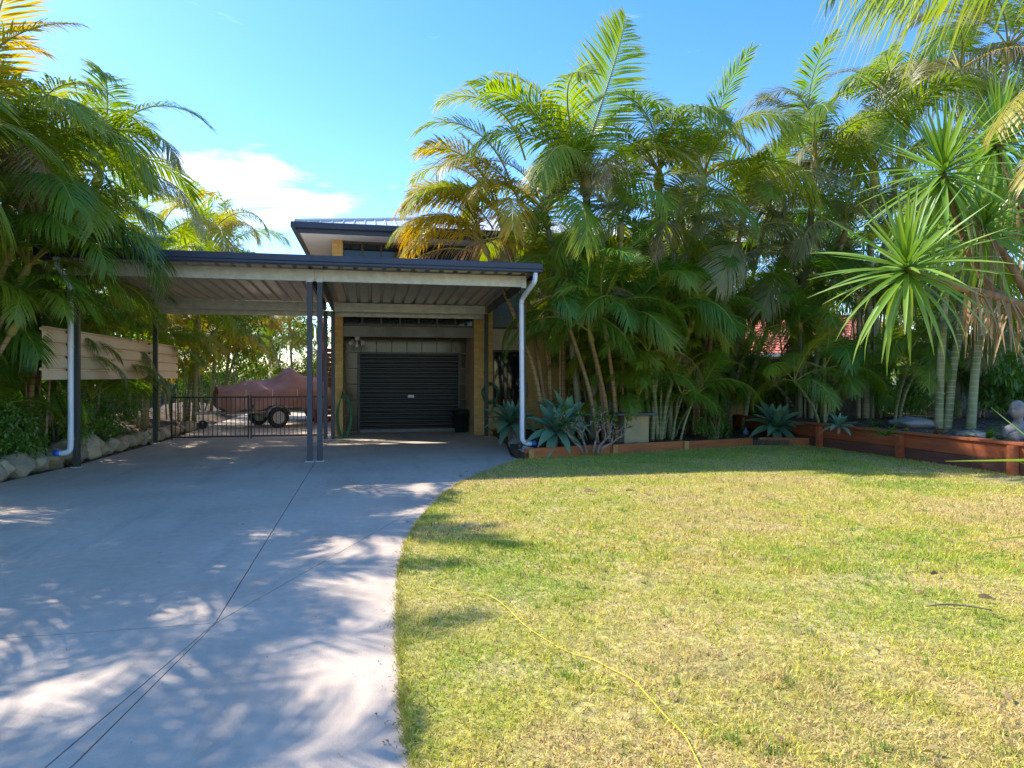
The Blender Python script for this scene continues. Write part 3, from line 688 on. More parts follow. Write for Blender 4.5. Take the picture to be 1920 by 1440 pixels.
for a, b in ((cx0-0.12, cxm-0.003), (cxm+0.003, cx1+0.05)):
    cbeam(a, b, cyf-0.06, bz0, bz1); cbeam(a+0.1, b-0.1, cyr-0.06, rb0, rb1)
cbeam(cx0, cx1, cyr+0.42, rb0-0.08, rb0+0.05)
for x, y, zt in [(cx0, cyf, bz0), (cxm-0.085, cyf, bz0), (cxm+0.085, cyf, bz0), (cx1, cyf, bz0)]:
    bk = cbox('bracket', (x-0.05, y-0.066, zt-0.02), (x+0.05, y-0.0625, zt+0.16), 'galv')
    for zz in (0.03, 0.12):
        for dx_ in (-0.028, 0.028): MB().tube([Vector((x+dx_, y-0.0655, zt+zz))-CO, Vector((x+dx_, y-0.075, zt+zz))-CO], 0.011, 6).build('bolt', 'steel', bk)
# side rafters front to rear
for x in (cx0-0.03, cxm-0.085, cxm+0.085, cx1+0.03):
    p0, p1 = Vector((x, cyf+0.0, bz0+0.02)), Vector((x, cyr-0.07, rb0+0.02)); s_ = MB(); e = Vector((0.025, 0, 0)); u = Vector((0, 0, 0.16))
    s_.add([p-CO for p in (p0-e, p0+e, p1+e, p1-e, p0-e+u, p0+e+u, p1+e+u, p1-e+u)], [(0,3,2,1),(4,5,6,7),(0,1,5,4),(1,2,6,5),(2,3,7,6),(3,0,4,7)])
    s_.build('rafter', 'post_metal', cp)
# roof sheets: trapezoid ribs running front to rear
ry0, ry1 = cyf-0.60, 16.95; rz0 = bz1+0.055; slope = (rb1+0.055-rz0)/(cyr-cyf)
def roofz(y): return rz0+slope*(y-cyf)
x = cx0-0.30; k = 0
while x < cx1+0.16:
    sh = MB(); prof = []
    for q in range(3):
        a = x+0.254*q; prof += [(a, 0), (a+0.165, 0), (a+0.178, 0.062), (a+0.228, 0.062), (a+0.253, 0)]
    prof[-1] = (x+0.7605, 0.0)
    prof = [p for p in prof if p[0] < cx1+0.2]
    vs = []; fs = []
    for y in (ry0+0.03, ry1):
        for a, h in prof: vs.append(Vector((a, y, roofz(y)-0.035+h))-CO)
    n = len(prof)
    for i in range(n-1): fs.append((i, i+1, n+i+1, n+i))
    o = sh.add(vs, fs).build('roof_sheet', 'zinc_sheet', cp)
    sd = o.modifiers.new('thick', 'SOLIDIFY'); sd.thickness = 0.0015
    x += 0.762; k += 1
# navy gutter with a rolled front lip
gx0, gx1 = cx0-0.33, cx1+0.20
gp = [(0.0, 0.0), (-0.115, 0.0), (-0.125, 0.012), (-0.125, 0.05), (-0.118, 0.058), (-0.125, 0.066), (-0.125, 0.155), (-0.115, 0.168), (-0.10, 0.168), (-0.10, 0.155), (-0.112, 0.145), (-0.112, 0.012), (-0.012, 0.012), (-0.012, 0.15), (0, 0.15)]
vs = []; fs = []; n = len(gp)
for xx in (gx0, cxm-0.002): 
    for a, b in gp: vs.append(Vector((xx, ry0+a+0.02, 3.375+b))-CO)
def gut(x0, x1):
    vs = [Vector((xx, ry0+a+0.02, 3.36+b))-CO for xx in (x0, x1) for a, b in gp]
    fs = [(i, (i+1) % n, n+(i+1) % n, n+i) for i in range(n)]
    ends = [list(range(n))[::-1], list(range(n, 2*n))]
    g = MB().add(vs, fs+[tuple(e) for e in ends]); gi = g.build('gutter', 'navy_metal', cp); return gi
gut(gx0, cxm-0.0015); gut(cxm+0.0015, gx1)
for xx in (gx0-0.003, gx1): cbox('gutter_end', (xx, ry0-0.105, 3.36), (xx+0.003, ry0+0.02, 3.51), 'navy_metal')
cbox('barge_flashing', (cx1+0.165, ry0+0.03, 3.33), (cx1+0.18, ry1, 3.46), 'navy_metal'); cbox('barge_flashing', (cx0-0.315, ry0+0.03, 3.33), (cx0-0.30, ry1, 3.46), 'navy_metal')
# downpipes with blue capped outlets
def pipe(pts, end, name='downpipe'):
    P = cat_rom([Vector(p)-CO for p in pts], 5)
    d_ = MB().tube(P, 0.045, 14).build(name, 'pvc', cp, smooth=True)
    e = Vector(end)-CO; v = (P[-1]-P[-2]).normalized()
    MB().tube([P[-1]-v*0.01, P[-1]+v*0.075], 0.05, 14).build('end_cap', 'blue_cap', d_, smooth=True)
    for z in (0.5, 2.0):
        q = min(P, key=lambda p: abs(p.z-z)); MB().tube([q-Vector((0, 0, 0.012)), q+Vector((0, 0, 0.012))], 0.049, 14).build('pipe_clip', 'white_plastic', d_, smooth=True)
yy = cyf-0.10
pipe([(cx1+0.08, ry0-0.04, 3.37), (cx1+0.08, ry0-0.04, 3.27), (cx1+0.06, ry0+0.0, 3.18), (cx1-0.02, yy-0.05, 2.98), (cx1-0.05, yy, 2.88), (cx1-0.05, yy, 2.7), (cx1-0.045, yy, 1.5), (cx1-0.04, yy, 0.8), (cx1-0.04, yy, 0.42), (cx1-0.02, yy, 0.30), (cx1+0.06, yy-0.01, 0.25), (cx1+0.15, yy-0.02, 0.25)], (0, 0, 0))
yy = cyf-0.10
pipe([(cx0-0.03, ry0-0.04, 3.37), (cx0-0.03, ry0-0.04, 3.27), (cx0-0.04, yy-0.05, 2.98), (cx0-0.05, yy, 2.88), (cx0-0.05, yy, 2.7), (cx0-0.05, yy, 1.5), (cx0-0.05, yy, 0.8), (cx0-0.05, yy, 0.42), (cx0-0.07, yy, 0.29), (cx0-0.15, yy-0.01, 0.25), (cx0-0.21, yy-0.01, 0.25)], (0, 0, 0))

# cream ribbed screen on the left posts: five horizontal ribbed sheets
scx = cx0-0.10
scn = empty('privacy_screen', (scx, 11.3, 1.45), 'cream horizontally ribbed metal screen on the left carport posts', 'screen')
for k in range(4):
    p = MB(); z0 = 0.0+0.205*k
    pr = [(0.0, 0), (0.0, 0.135), (-0.035, 0.145), (-0.035, 0.175), (0.004, 0.19), (0.004, 0.203)]
    vs = []; fs = []
    for y in (0.0, 7.2):
        for a, b in pr: vs.append((a, y, z0+b))
    n = len(pr)
    for i in range(n-1): fs.append((i, i+1, n+i+1, n+i))
    o = p.add(vs, fs).build('screen_sheet', 'cream_sheet', scn); sd = o.modifiers.new('t', 'SOLIDIFY'); sd.thickness = 0.003
for y in (0.9, 5.0): boxo('screen_rail', (-0.035, y, 0.02), (-0.004, y+0.05, 0.80), 'post_green', scn)

# ------------------------------------------------------------------ gate and fence panel at the back of the carport
bar_me = MB().box((-0.007, -0.007, 0.06), (0.007, 0.007, 1.0)).mesh('bar', 'black_metal')
def bar_panel(name, x0, x1, y, label, cat):
    e = empty(name, (x0, y, 0), label, cat); w = x1-x0
    for z in (0.05, 1.0): boxo('rail', (0.0, -0.016, z-0.02), (w, 0.016, z+0.02), 'black_metal', e)
    for x in (0.0, w-0.035): boxo('stile', (x, -0.0175, 0.0 if x else 0.0), (x+0.035, 0.0175, 1.045), 'black_metal', e)
    n = int(w/0.098)
    for i in range(1, n): inst('bar', bar_me, e, (w*i/n, 0, 0))
    return e
bar_panel('fence_panel', -4.68, -2.92, 17.2, 'black steel bar fence panel beside the garden boulders', 'fence')
g = bar_panel('driveway_gate', -2.89, -1.10, 17.2, 'black steel bar gate in front of the covered boat', 'gate')
boxo('latch', (0.02, -0.035, 0.72), (0.08, -0.017, 0.82), 'black_metal', g)

# ------------------------------------------------------------------ boat on trailer, second trailer
def wheel(parent, loc, r, w, axis=(0, 1, 0), rim='rim_cream'):
    e = MB(); prof = [(r*0.62, -w/2), (r*0.93, -w/2), (r, -w*0.3), (r, w*0.3), (r*0.93, w/2), (r*0.62, w/2)]
    e.lathe(prof+prof[:1], 24, caps=False); ty = e.build('tyre', 'rubber', parent, smooth=False, loc=loc, rot=(R(90), 0, 0))
    MB().lathe([(r*0.64, -w*0.42), (r*0.5, -w*0.30), (r*0.22, -w*0.42), (r*0.2, w*0.42), (r*0.5, w*0.30), (r*0.64, w*0.42)], 20).build('rim', rim, ty, smooth=False)
hit, st = Vector((-4.9, 20.2, 0)), Vector((-2.2, 21.7, 0)); bang = math.atan2(st.y-hit.y, st.x-hit.x)
bt = empty('boat_trailer', hit, 'galvanised boat trailer with cream wheel rims behind the black gate', 'trailer', rz=bang)
LB = (st-hit).length
dr = MB(); dr.tube([(0, 0, 0.46), (0.5, 0, 0.46), (LB, 0, 0.50)], 0.04, 6); 
for s in (-1, 1): dr.tube([(0.55, 0, 0.45), (1.3, 0.55*s, 0.46), (LB+0.3, 0.58*s, 0.50)], 0.035, 6)
for x in (1.3, 2.2, LB+0.1): dr.tube([(x, -0.56, 0.465), (x, 0.56, 0.465)], 0.03, 6)
dr.tube([(2.1, -0.78, 0.30), (2.1, 0.78, 0.30)], 0.03, 6); dr.build('chassis', 'trailer_grey', bt)
jk = MB(); jk.tube([(0.25, 0.06, 0.16), (0.25, 0.06, 0.72)], 0.025, 8); jk.tube([(0.25, 0.06, 0.72), (0.25, -0.08, 0.74)], 0.012, 6); jk.build('jockey_stand', 'galv', bt)
for s in (-1, 1):
    wh = empty('wheel', (2.1, 0.78*s, 0.30)); wh.parent = bt; wheel(wh, (0, 0, 0), 0.30, 0.17)
    mg = MB(); pr = [(2.1+0.36*math.cos(R(a)), 0.30+0.36*math.sin(R(a))) for a in range(10, 171, 16)]
    vs = [(a, 0.78*s+dy, b) for a, b in pr for dy in (-0.11, 0.11)]; fs = [(2*i, 2*i+1, 2*i+3, 2*i+2) for i in range(len(pr)-1)]
    o = mg.add(vs, fs).build('mudguard', 'trailer_grey', bt, smooth=True); o.modifiers.new('t', 'SOLIDIFY').thickness = 0.01
wj = empty('jockey_wheel', (0.25, 0.06, 0.13)); wj.parent = bt; wheel(wj, (0, 0, 0), 0.13, 0.05, rim='rubber')
boxo('mooring_post', (0.62, -0.03, 0.46), (0.68, 0.03, 0.98), 'galv', bt)
# boat: hull with a draped tarp over a raised screen
bo = empty('covered_boat', hit+Vector((math.cos(bang), math.sin(bang), 0))*0.7+Vector((0, 0, 0.50)), 'small boat under a faded red-brown tarpaulin on its trailer', 'boat', rz=bang)
hl = MB(); ns = 15; vs = []; fs = []; LH = LB-0.15
for i in range(ns):
    t = i/(ns-1); x = t*LH; b = 0.75*min(1, (t+0.02)**0.5*1.25); kz = 0.20*(1-min(1, t*2.2))**2; gz = 0.62-0.10*t
    for yy_, zz in ((0, kz+0.02), (b*0.72, kz+0.12), (b, gz), (-b, gz), (-b*0.72, kz+0.12)): vs.append((x, yy_, zz))
for i in range(ns-1):
    for k in range(5):
        k2 = (k+1) % 5; fs.append((i*5+k, i*5+k2, i*5+5+k2, i*5+5+k))
fs += [(0, 1, 2, 3, 4)[::-1], tuple((ns-1)*5+k for k in range(5))]
hl.add(vs, fs).build('hull', 'trailer_grey', bo)
tp = MB(); ni, nj = 34, 22; vs = []; fs = []
for i in range(ni+1):
    t = i/ni; x = -0.10+t*(LH+0.22)
    b = 0.80*min(1, max(0.05, (t+0.04))**0.5*1.25)
    ridge = 0.74+0.20*math.exp(-((t-0.36)/0.20)**2)+0.52*math.exp(-((t-0.66)/0.12)**2)+0.30*math.exp(-((t-0.88)/0.14)**2)
    for j in range(nj+1):
        v = j/nj*2-1; ay = abs(v)
        if ay < 0.72: yy_ = v/0.72*b; zz = 0.60+(ridge-0.60)*(1-(ay/0.72)**1.4)
        else: yy_ = math.copysign(b+0.03+0.03*math.sin(x*9+v), v); zz = 0.60-(ay-0.72)/0.28*(0.52+0.07*math.sin(x*3.1)+0.04*math.sin(x*7.7))
        zz += 0.03*math.sin(x*9+v*9)*ay+0.02*math.sin(x*21-v*14)*ay-0.05*abs(math.sin(x*4.3+v*3))*(1-ay); yy_ += 0.035*math.sin(x*13+zz*7)*ay
        vs.append((x, yy_, zz))
for i in range(ni):
    for j in range(nj):
        a = i*(nj+1)+j; fs.append((a, a+nj+1, a+nj+2, a+1))
tp.add(vs, fs).build('tarpaulin', 'tarp', bo, smooth=True)
for xx in (0.55, 1.25, 1.95): 
    bb = 0.80*min(1, (xx/(LH+0.22)+0.08)**0.5*1.25)+0.055
    MB().tube([(xx, -bb, 0.10), (xx, -bb-0.01, 0.40), (xx, -bb, 0.62)], 0.008, 5).build('tie_rope', 'white_plastic', bo)
t2 = empty('box_trailer', (-2.75, 23.9, 0), 'weathered box trailer with grey mudguards parked behind the covered boat', 'trailer', rz=R(8))
tb = MB(); tb.box((-0.1, -0.6, 0.45), (1.7, 0.6, 0.50)); tb.box((-0.1, -0.6, 0.50), (1.7, -0.57, 0.82)); tb.box((-0.1, 0.57, 0.50), (1.7, 0.6, 0.82)); tb.box((-0.1, -0.57, 0.5), (-0.07, 0.57, 0.82)); tb.box((1.67, -0.57, 0.5), (1.7, 0.57, 0.82))
tb.build('tray', 'trailer_grey', t2)
MB().tube([(-0.1, -0.4, 0.42), (-1.1, 0, 0.42), (-0.1, 0.4, 0.42)], 0.03, 6).build('drawbar', 'trailer_grey', t2)
MB().tube([(-1.0, 0.05, 0.0), (-1.0, 0.05, 0.6)], 0.03, 6).build('prop_stand', 'trailer_grey', t2)
MB().tube([(0.8, -0.75, 0.29), (0.8, 0.75, 0.29)], 0.03, 6).build('axle', 'trailer_grey', t2)
for s in (-1, 1):
    wh = empty('wheel', (0.8, 0.72*s, 0.29)); wh.parent = t2; wheel(wh, (0, 0, 0), 0.29, 0.17)
    pr = [(0.8+0.36*math.cos(R(a)), 0.30+0.36*math.sin(R(a))) for a in range(0, 181, 18)]
    vs = [(a, 0.72*s+dy, b) for a, b in pr for dy in (-0.11, 0.11)]; fs = [(2*i, 2*i+1, 2*i+3, 2*i+2) for i in range(len(pr)-1)]
    o = MB().add(vs, fs).build('mudguard', 'trailer_grey', t2, smooth=True); o.modifiers.new('t', 'SOLIDIFY').thickness = 0.01
# red timber staircase climbing the side wall of the house
sc = empty('timber_staircase', (-1.48, 22.3, 0), 'red stained timber staircase climbing the side of the house', 'staircase')
for s in (-0.30, 0.30):
    q = MB(); a, b = Vector((s-0.025, 0, -0.02)), Vector((s-0.025, 3.6, 2.6)); e = Vector((0.05, 0, 0)); u = Vector((0, 0, 0.25))
    q.add([a, a+e, b+e, b, a+u, a+e+u, b+e+u, b+u], [(0,3,2,1),(4,5,6,7),(0,1,5,4),(1,2,6,5),(2,3,7,6),(3,0,4,7)]).build('stringer', 'red_timber', sc)
    for k, (yy_, z) in enumerate(((0.05, 0), (1.8, 1.25), (3.55, 2.5))): boxo('newel_post', (s-0.045, yy_-0.045, max(0, z-1.0 if k else 0)), (s+0.045, yy_+0.045, z+1.12), 'red_timber', sc)
    q = MB(); a, b = Vector((s-0.03, 0, 1.05)), Vector((s-0.03, 3.6, 3.65)); e = Vector((0.06, 0, 0)); u = Vector((0, 0, 0.06))
    q.add([a, a+e, b+e, b, a+u, a+e+u, b+e+u, b+u], [(0,3,2,1),(4,5,6,7),(0,1,5,4),(1,2,6,5),(2,3,7,6),(3,0,4,7)]).build('handrail', 'red_timber', sc)
for k in range(14): boxo('tread', (-0.28, 0.22+k*0.25, 0.16+k*0.181), (0.28, 0.22+k*0.25+0.26, 0.20+k*0.181), 'red_timber', sc)
for k in range(14): boxo('riser', (-0.275, 0.24+k*0.25, 0.05+k*0.181), (0.275, 0.26+k*0.25, 0.155+k*0.181), 'red_timber', sc)

# ------------------------------------------------------------------ hoses, bin
def coil(name, c, r, ry, turns, label, tail):
    pts = []
    for i in range(int(turns*22)):
        a = i/22*2*math.pi; k = i/(turns*22)
        pts.append((math.cos(a)*(r+0.025*math.sin(i*0.37)), 0.02*math.sin(a*0.5+i*0.13)-0.03-0.02*k, math.sin(a)*(ry+0.03*math.sin(i*0.21))-0.04*abs(math.sin(i*0.11))))
    pts += tail
    e = MB().tube(pts, 0.0115, 6).build(name, 'hose_green', loc=c, smooth=True)
    return tag(e, label, 'hose')
coil('garden_hose', (2.98, 16.93, 1.10), 0.20, 0.24, 5, 'green garden hose coiled on the wider brick pier', [(0.10, -0.04, -0.35), (-0.02, -0.05, -0.55), (0.12, -0.06, -0.75), (0.30, -0.05, -0.62), (0.35, -0.03, -0.3)])
coil('garden_hose', (-0.66, 16.88, 0.55), 0.16, 0.52, 6, 'green garden hose hanging in a long loop by the narrow brick pier', [(0.05, -0.05, -0.5), (-0.1, -0.1, -0.525), (-0.25, -0.15, -0.53)])
MB().tube([(-0.78, 16.985, 1.02), (-0.78, 16.94, 1.07), (-0.78, 16.90, 1.05)], 0.012, 6)
hk = MB().tube([(-0.70, -0.01, 1.08), (-0.70, -0.16, 1.06), (-0.70, -0.17, 1.14)], 0.014, 6).build('hose_hook', 'black_metal', house)
hk = MB().tube([(2.98, -0.01, 1.30), (2.98, -0.11, 1.29), (2.98, -0.12, 1.36)], 0.014, 6).build('hose_hook', 'black_metal', house)
bn = empty('rubbish_bin', (2.36, 17.85, 0), 'black plastic rubbish bin beside the roller door', 'bin')
MB().lathe([(0.16, 0), (0.17, 0.01), (0.20, 0.50), (0.215, 0.51), (0.215, 0.54)], 24).build('body', 'black_plastic', bn, smooth=True)
MB().lathe([(0.22, 0.54), (0.222, 0.565), (0.18, 0.60), (0.05, 0.615), (0.01, 0.615)], 24).build('lid', 'black_plastic', bn, smooth=True)
for s in (-1, 1): MB().tube([(0.205*s, -0.06, 0.46), (0.25*s, -0.05, 0.45), (0.25*s, 0.05, 0.45), (0.205*s, 0.06, 0.46)], 0.012, 6).build('handle', 'black_plastic', bn)

# ------------------------------------------------------------------ timber edging and raised sleeper wall
def plank(name, p0, p1, z0, z1, t, m, parent, bevel=0.008):
    """board from p0 to p1 (2D, in parent space), thickness t to the left of the run"""
    p0, p1 = Vector(p0), Vector(p1); L = (p1-p0).length; a = math.atan2(p1.y-p0.y, p1.x-p0.x)
    return boxo(name, (0, 0, z0), (L, t, z1), m, parent, bevel, loc=(p0.x, p0.y, 0), rot=(0, 0, a))
te = empty('timber_edging', (edging_a.x, edging_a.y, 0), 'low orange-brown timber edging between lawn and palm garden', 'garden edging')
v = (edging_b-edging_a); n_ = 3
for k in range(n_):
    a, b = v*(k/n_), v*((k+1)/n_); g_ = v.normalized()*0.004
    plank('sleeper', a+g_, b-g_, -0.03, 0.20 - 0.012*k, 0.05, 'sleeper_bright', te)
for t_ in (0.02, 0.35, 0.665):
    p = v*t_; boxo('post', (p.x-0.05, p.y-0.05, -0.03), (p.x+0.05, p.y-0.004, 0.185), 'sleeper_post', te, 0.006)
te2 = empty('timber_edging', (8.35, 13.15, 0), 'short orange timber edging joining the raised sleeper wall', 'garden edging')
plank('sleeper', (0, 0), (0.93, -0.35), -0.03, 0.17, 0.05, 'sleeper_bright', te2); boxo('post', (-0.05, 0.0, -0.03), (0.03, 0.08, 0.16), 'sleeper_post', te2, 0.006)
rw = empty('retaining_wall', (bedA.x, bedA.y, 0), 'raised red-brown timber sleeper wall with flat capping round the garden', 'retaining wall')
v = bedB-bedA; H_ = 0.50
def run(a, b, nseg):
    d_ = b-a
    for k in range(nseg):
        p, q = a+d_*(k/nseg), a+d_*((k+1)/nseg); g_ = d_.normalized()*0.004
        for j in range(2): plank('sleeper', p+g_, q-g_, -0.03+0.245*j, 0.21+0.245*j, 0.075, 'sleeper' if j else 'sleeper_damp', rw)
    n3 = Vector((-d_.y, d_.x)).normalized()
    plank('capping', a-d_.normalized()*0.03-n3*0.04, b+d_.normalized()*0.03-n3*0.04, 0.462, 0.505, 0.20, 'sleeper', rw)
run(Vector((0, 0)), v, 2)
run(v+Vector((0.16, -0.02)), v+Vector((4.4, -0.35)), 2)
run(Vector((0.9, 0.02))*0+Vector((0.06, 3.4)), Vector((0.0, 0.10)), 1)
for t_ in (0.03, 0.5, 0.97):
    p = v*t_; n3 = Vector((v.y, -v.x)).normalized()
    q = p+n3*0.06; boxo('post', (q.x-0.05, q.y-0.06, -0.03), (q.x+0.05, q.y+0.06, 0.458), 'sleeper', rw, 0.006)

# ------------------------------------------------------------------ rocks
def rock_mesh(seed, m):
    bm = bmesh.new(); bmesh.ops.create_icosphere(bm, subdivisions=3, radius=0.5); r = random.Random(seed)
    dirs = [(Vector((r.gauss(0, 1), r.gauss(0, 1), r.gauss(0, 1))).normalized(), r.uniform(0.27, 0.42)) for _ in range(15)]
    ph = [r.uniform(0, 6) for _ in range(4)]
    for vv in bm.verts:
        for d_, c in dirs:
            e = vv.co.dot(d_)-c
            if e > 0: vv.co -= d_*e*0.93
        n = vv.co.normalized(); vv.co += n*0.035*(math.sin(n.x*7+ph[0])+math.sin(n.y*8+ph[1])*math.cos(n.z*6+ph[2]))
    me = bpy.data.meshes.new('rock'); bm.to_mesh(me); bm.free(); me.materials.append(M[m])
    me.polygons.foreach_set('use_smooth', [True]*len(me.polygons)); return me
rocks = [rock_mesh(i, 'rock') for i in range(6)]; rocks_g = [rock_mesh(20+i, 'rock_grey') for i in range(4)]
y = 5.0; k = 0
while y < 21.0:
    s = random.uniform(0.42, 0.68) if y < 14 else random.uniform(0.34, 0.5)
    x = lx(y)-0.20-0.12*random.random()
    o = inst('boulder', rocks[k % 6], None, (x, y, s*0.22), (random.uniform(-0.3, 0.3), random.uniform(-0.3, 0.3), random.uniform(0, 6.28)), (s*1.05, s*1.05, s*0.82))
    tag(o, 'rounded tan boulder in the row edging the left side of the driveway', 'boulder', 'boulders edging the driveway'); y += s*0.80; k += 1
for k, (x, y, s) in enumerate([(2.86, 12.0, 0.36), (2.92, 12.75, 0.34), (2.98, 13.5, 0.42), (3.08, 14.3, 0.40), (3.15, 15.1, 0.46), (3.22, 15.9, 0.42), (3.35, 16.5, 0.34)]):
    o = inst('boulder', rocks_g[k % 4], None, (x, y, s*0.25), (0.2*k, 0.1, k*1.3), (s, s, s*0.9))
    tag(o, 'grey-brown rock in the edging between concrete and house-side plants', 'boulder', 'rocks beside the right carport post')
o = inst('boulder', rocks_g[1], None, (10.75, 11.6, 0.52), (0.05, 0.1, 0.4), (1.6, 0.9, 0.42)); tag(o, 'broad flat grey rock lying in the raised bed', 'boulder')
o = inst('boulder', rocks_g[2], None, (9.9, 9.4, 0.50), (0.3, 0.1, 1.4), (0.5, 0.4, 0.3)); tag(o, 'small grey rock behind the capping of the raised bed', 'boulder')

# ------------------------------------------------------------------ palms
def frond_mesh(name, seed, m, e0, e1, L=2.4, nl=72, ll=0.60, w=0.027, vee=0.35, droop=0.30, power=1.25, miss=0.03, twist=0.0):
    r = random.Random(seed); b = MB(); N = 16
    pts, ang = [Vector((0, 0, 0))], []
    for i in range(N):
        a = e0+(e1-e0)*((i+0.5)/N)**power; ang.append(a)
        pts.append(pts[-1]+Vector((math.cos(a), math.sin(i*0.35+seed)*0.03, math.sin(a)))*(L/N))
    ang.append(ang[-1])
    b.cur = 1
    b.tube(pts, [0.020*(1-0.9*(i/N)**0.8)+0.002 for i in range(N+1)], 5, cs=(0.3, r.random(), 0.5))
    b.cur = 0
    for i in range(nl):
        s = 0.15+0.84*(i+0.5)/nl; fi = s*N; k = min(int(fi), N-1); f = fi-k
        p = pts[k].lerp(pts[k+1], f); a = ang[k]+(ang[min(k+1, N)]-ang[k])*f
        T = Vector((math.cos(a), 0, math.sin(a))); U = Vector((-math.sin(a), 0, math.cos(a)))
        tw = twist*s
        for sd in (-1, 1):
            if r.random() < miss: continue
            u = (s-0.15)/0.84; ln = ll*(0.50+0.62*math.sin(math.pi*min(1, u*0.95+0.14))**0.8)*r.uniform(0.88, 1.08)*(1 if u < 0.9 else 0.8)
            swp = R(66-34*u+r.uniform(-7, 7))
            V_ = vee*(1-0.5*u)+r.uniform(-0.10, 0.10)
            side = Vector((0, sd*math.cos(tw), 0))+U*math.sin(tw)*sd
            d0 = (side*math.sin(swp)+T*math.cos(swp)+U*V_).normalized()
            wv = U.cross(d0).normalized()*(w*0.5); g = droop*r.uniform(0.7, 1.35); rnd = r.random()
            vs, cs = [], []
            for t, wk in ((0.0, 0.45), (0.33, 1.0), (0.68, 0.78), (1.0, 0.0)):
                q = p+d0*(ln*t)+Vector((0, 0, -g*ln*t*t))
                if t < 1: vs += [q-wv*wk, q+wv*wk]; cs += [(t, rnd, s)]*2
                else: vs += [q]; cs += [(t, rnd, s)]
            b.add(vs, [(0, 1, 3, 2), (2, 3, 5, 4), (4, 5, 6)], cs)
    return b.mesh(name, [m, 'rachis'], colors=True)
FR = {}
def fronds_for(m):
    if m in FR: return FR[m]
    sets = {'spear': [(82, 40), (86, 56)], 'up': [(74, -38), (68, -52), (78, -16), (72, -46), (76, 4)], 'mid': [(56, -66), (48, -56), (60, -80), (44, -70)], 'low': [(24, -80), (14, -74), (32, -88)]}
    o = {}; sd = sum(map(ord, m))
    for k, lst in sets.items():
        o[k] = []
        for i, (a, c) in enumerate(lst):
            sd += 13
            o[k].append(frond_mesh('frond_'+m, sd, m, R(a), R(c), vee={'spear': 0.10, 'up': 0.5, 'mid': 0.30, 'low': 0.05}[k], droop={'spear': 0.14, 'up': 0.42, 'mid': 0.58, 'low': 0.62}[k], power={'spear': 1.5, 'up': 1.6, 'mid': 1.35, 'low': 1.2}[k],
                                   miss=0.03 if m != 'palm_dead' else 0.3, ll=0.60 if m != 'palm_dead' else 0.40, w=0.027 if m != 'palm_dead' else 0.014, twist=random.uniform(-0.5, 0.5)))
    FR[m] = o; return o
def put_frond(parent, m, kind, loc, az_, s, tilt=0.0, roll=0.0, var=None):
    lst = fronds_for(m)[kind]; me = lst[(random.randrange(len(lst)) if var is None else var)]
    mt = Matrix.Rotation(az_, 4, 'Z') @ Matrix.Rotation(-tilt, 4, 'Y') @ Matrix.Rotation(roll, 4, 'X')
    return inst('frond', me, parent, loc, mt.to_euler(), s)
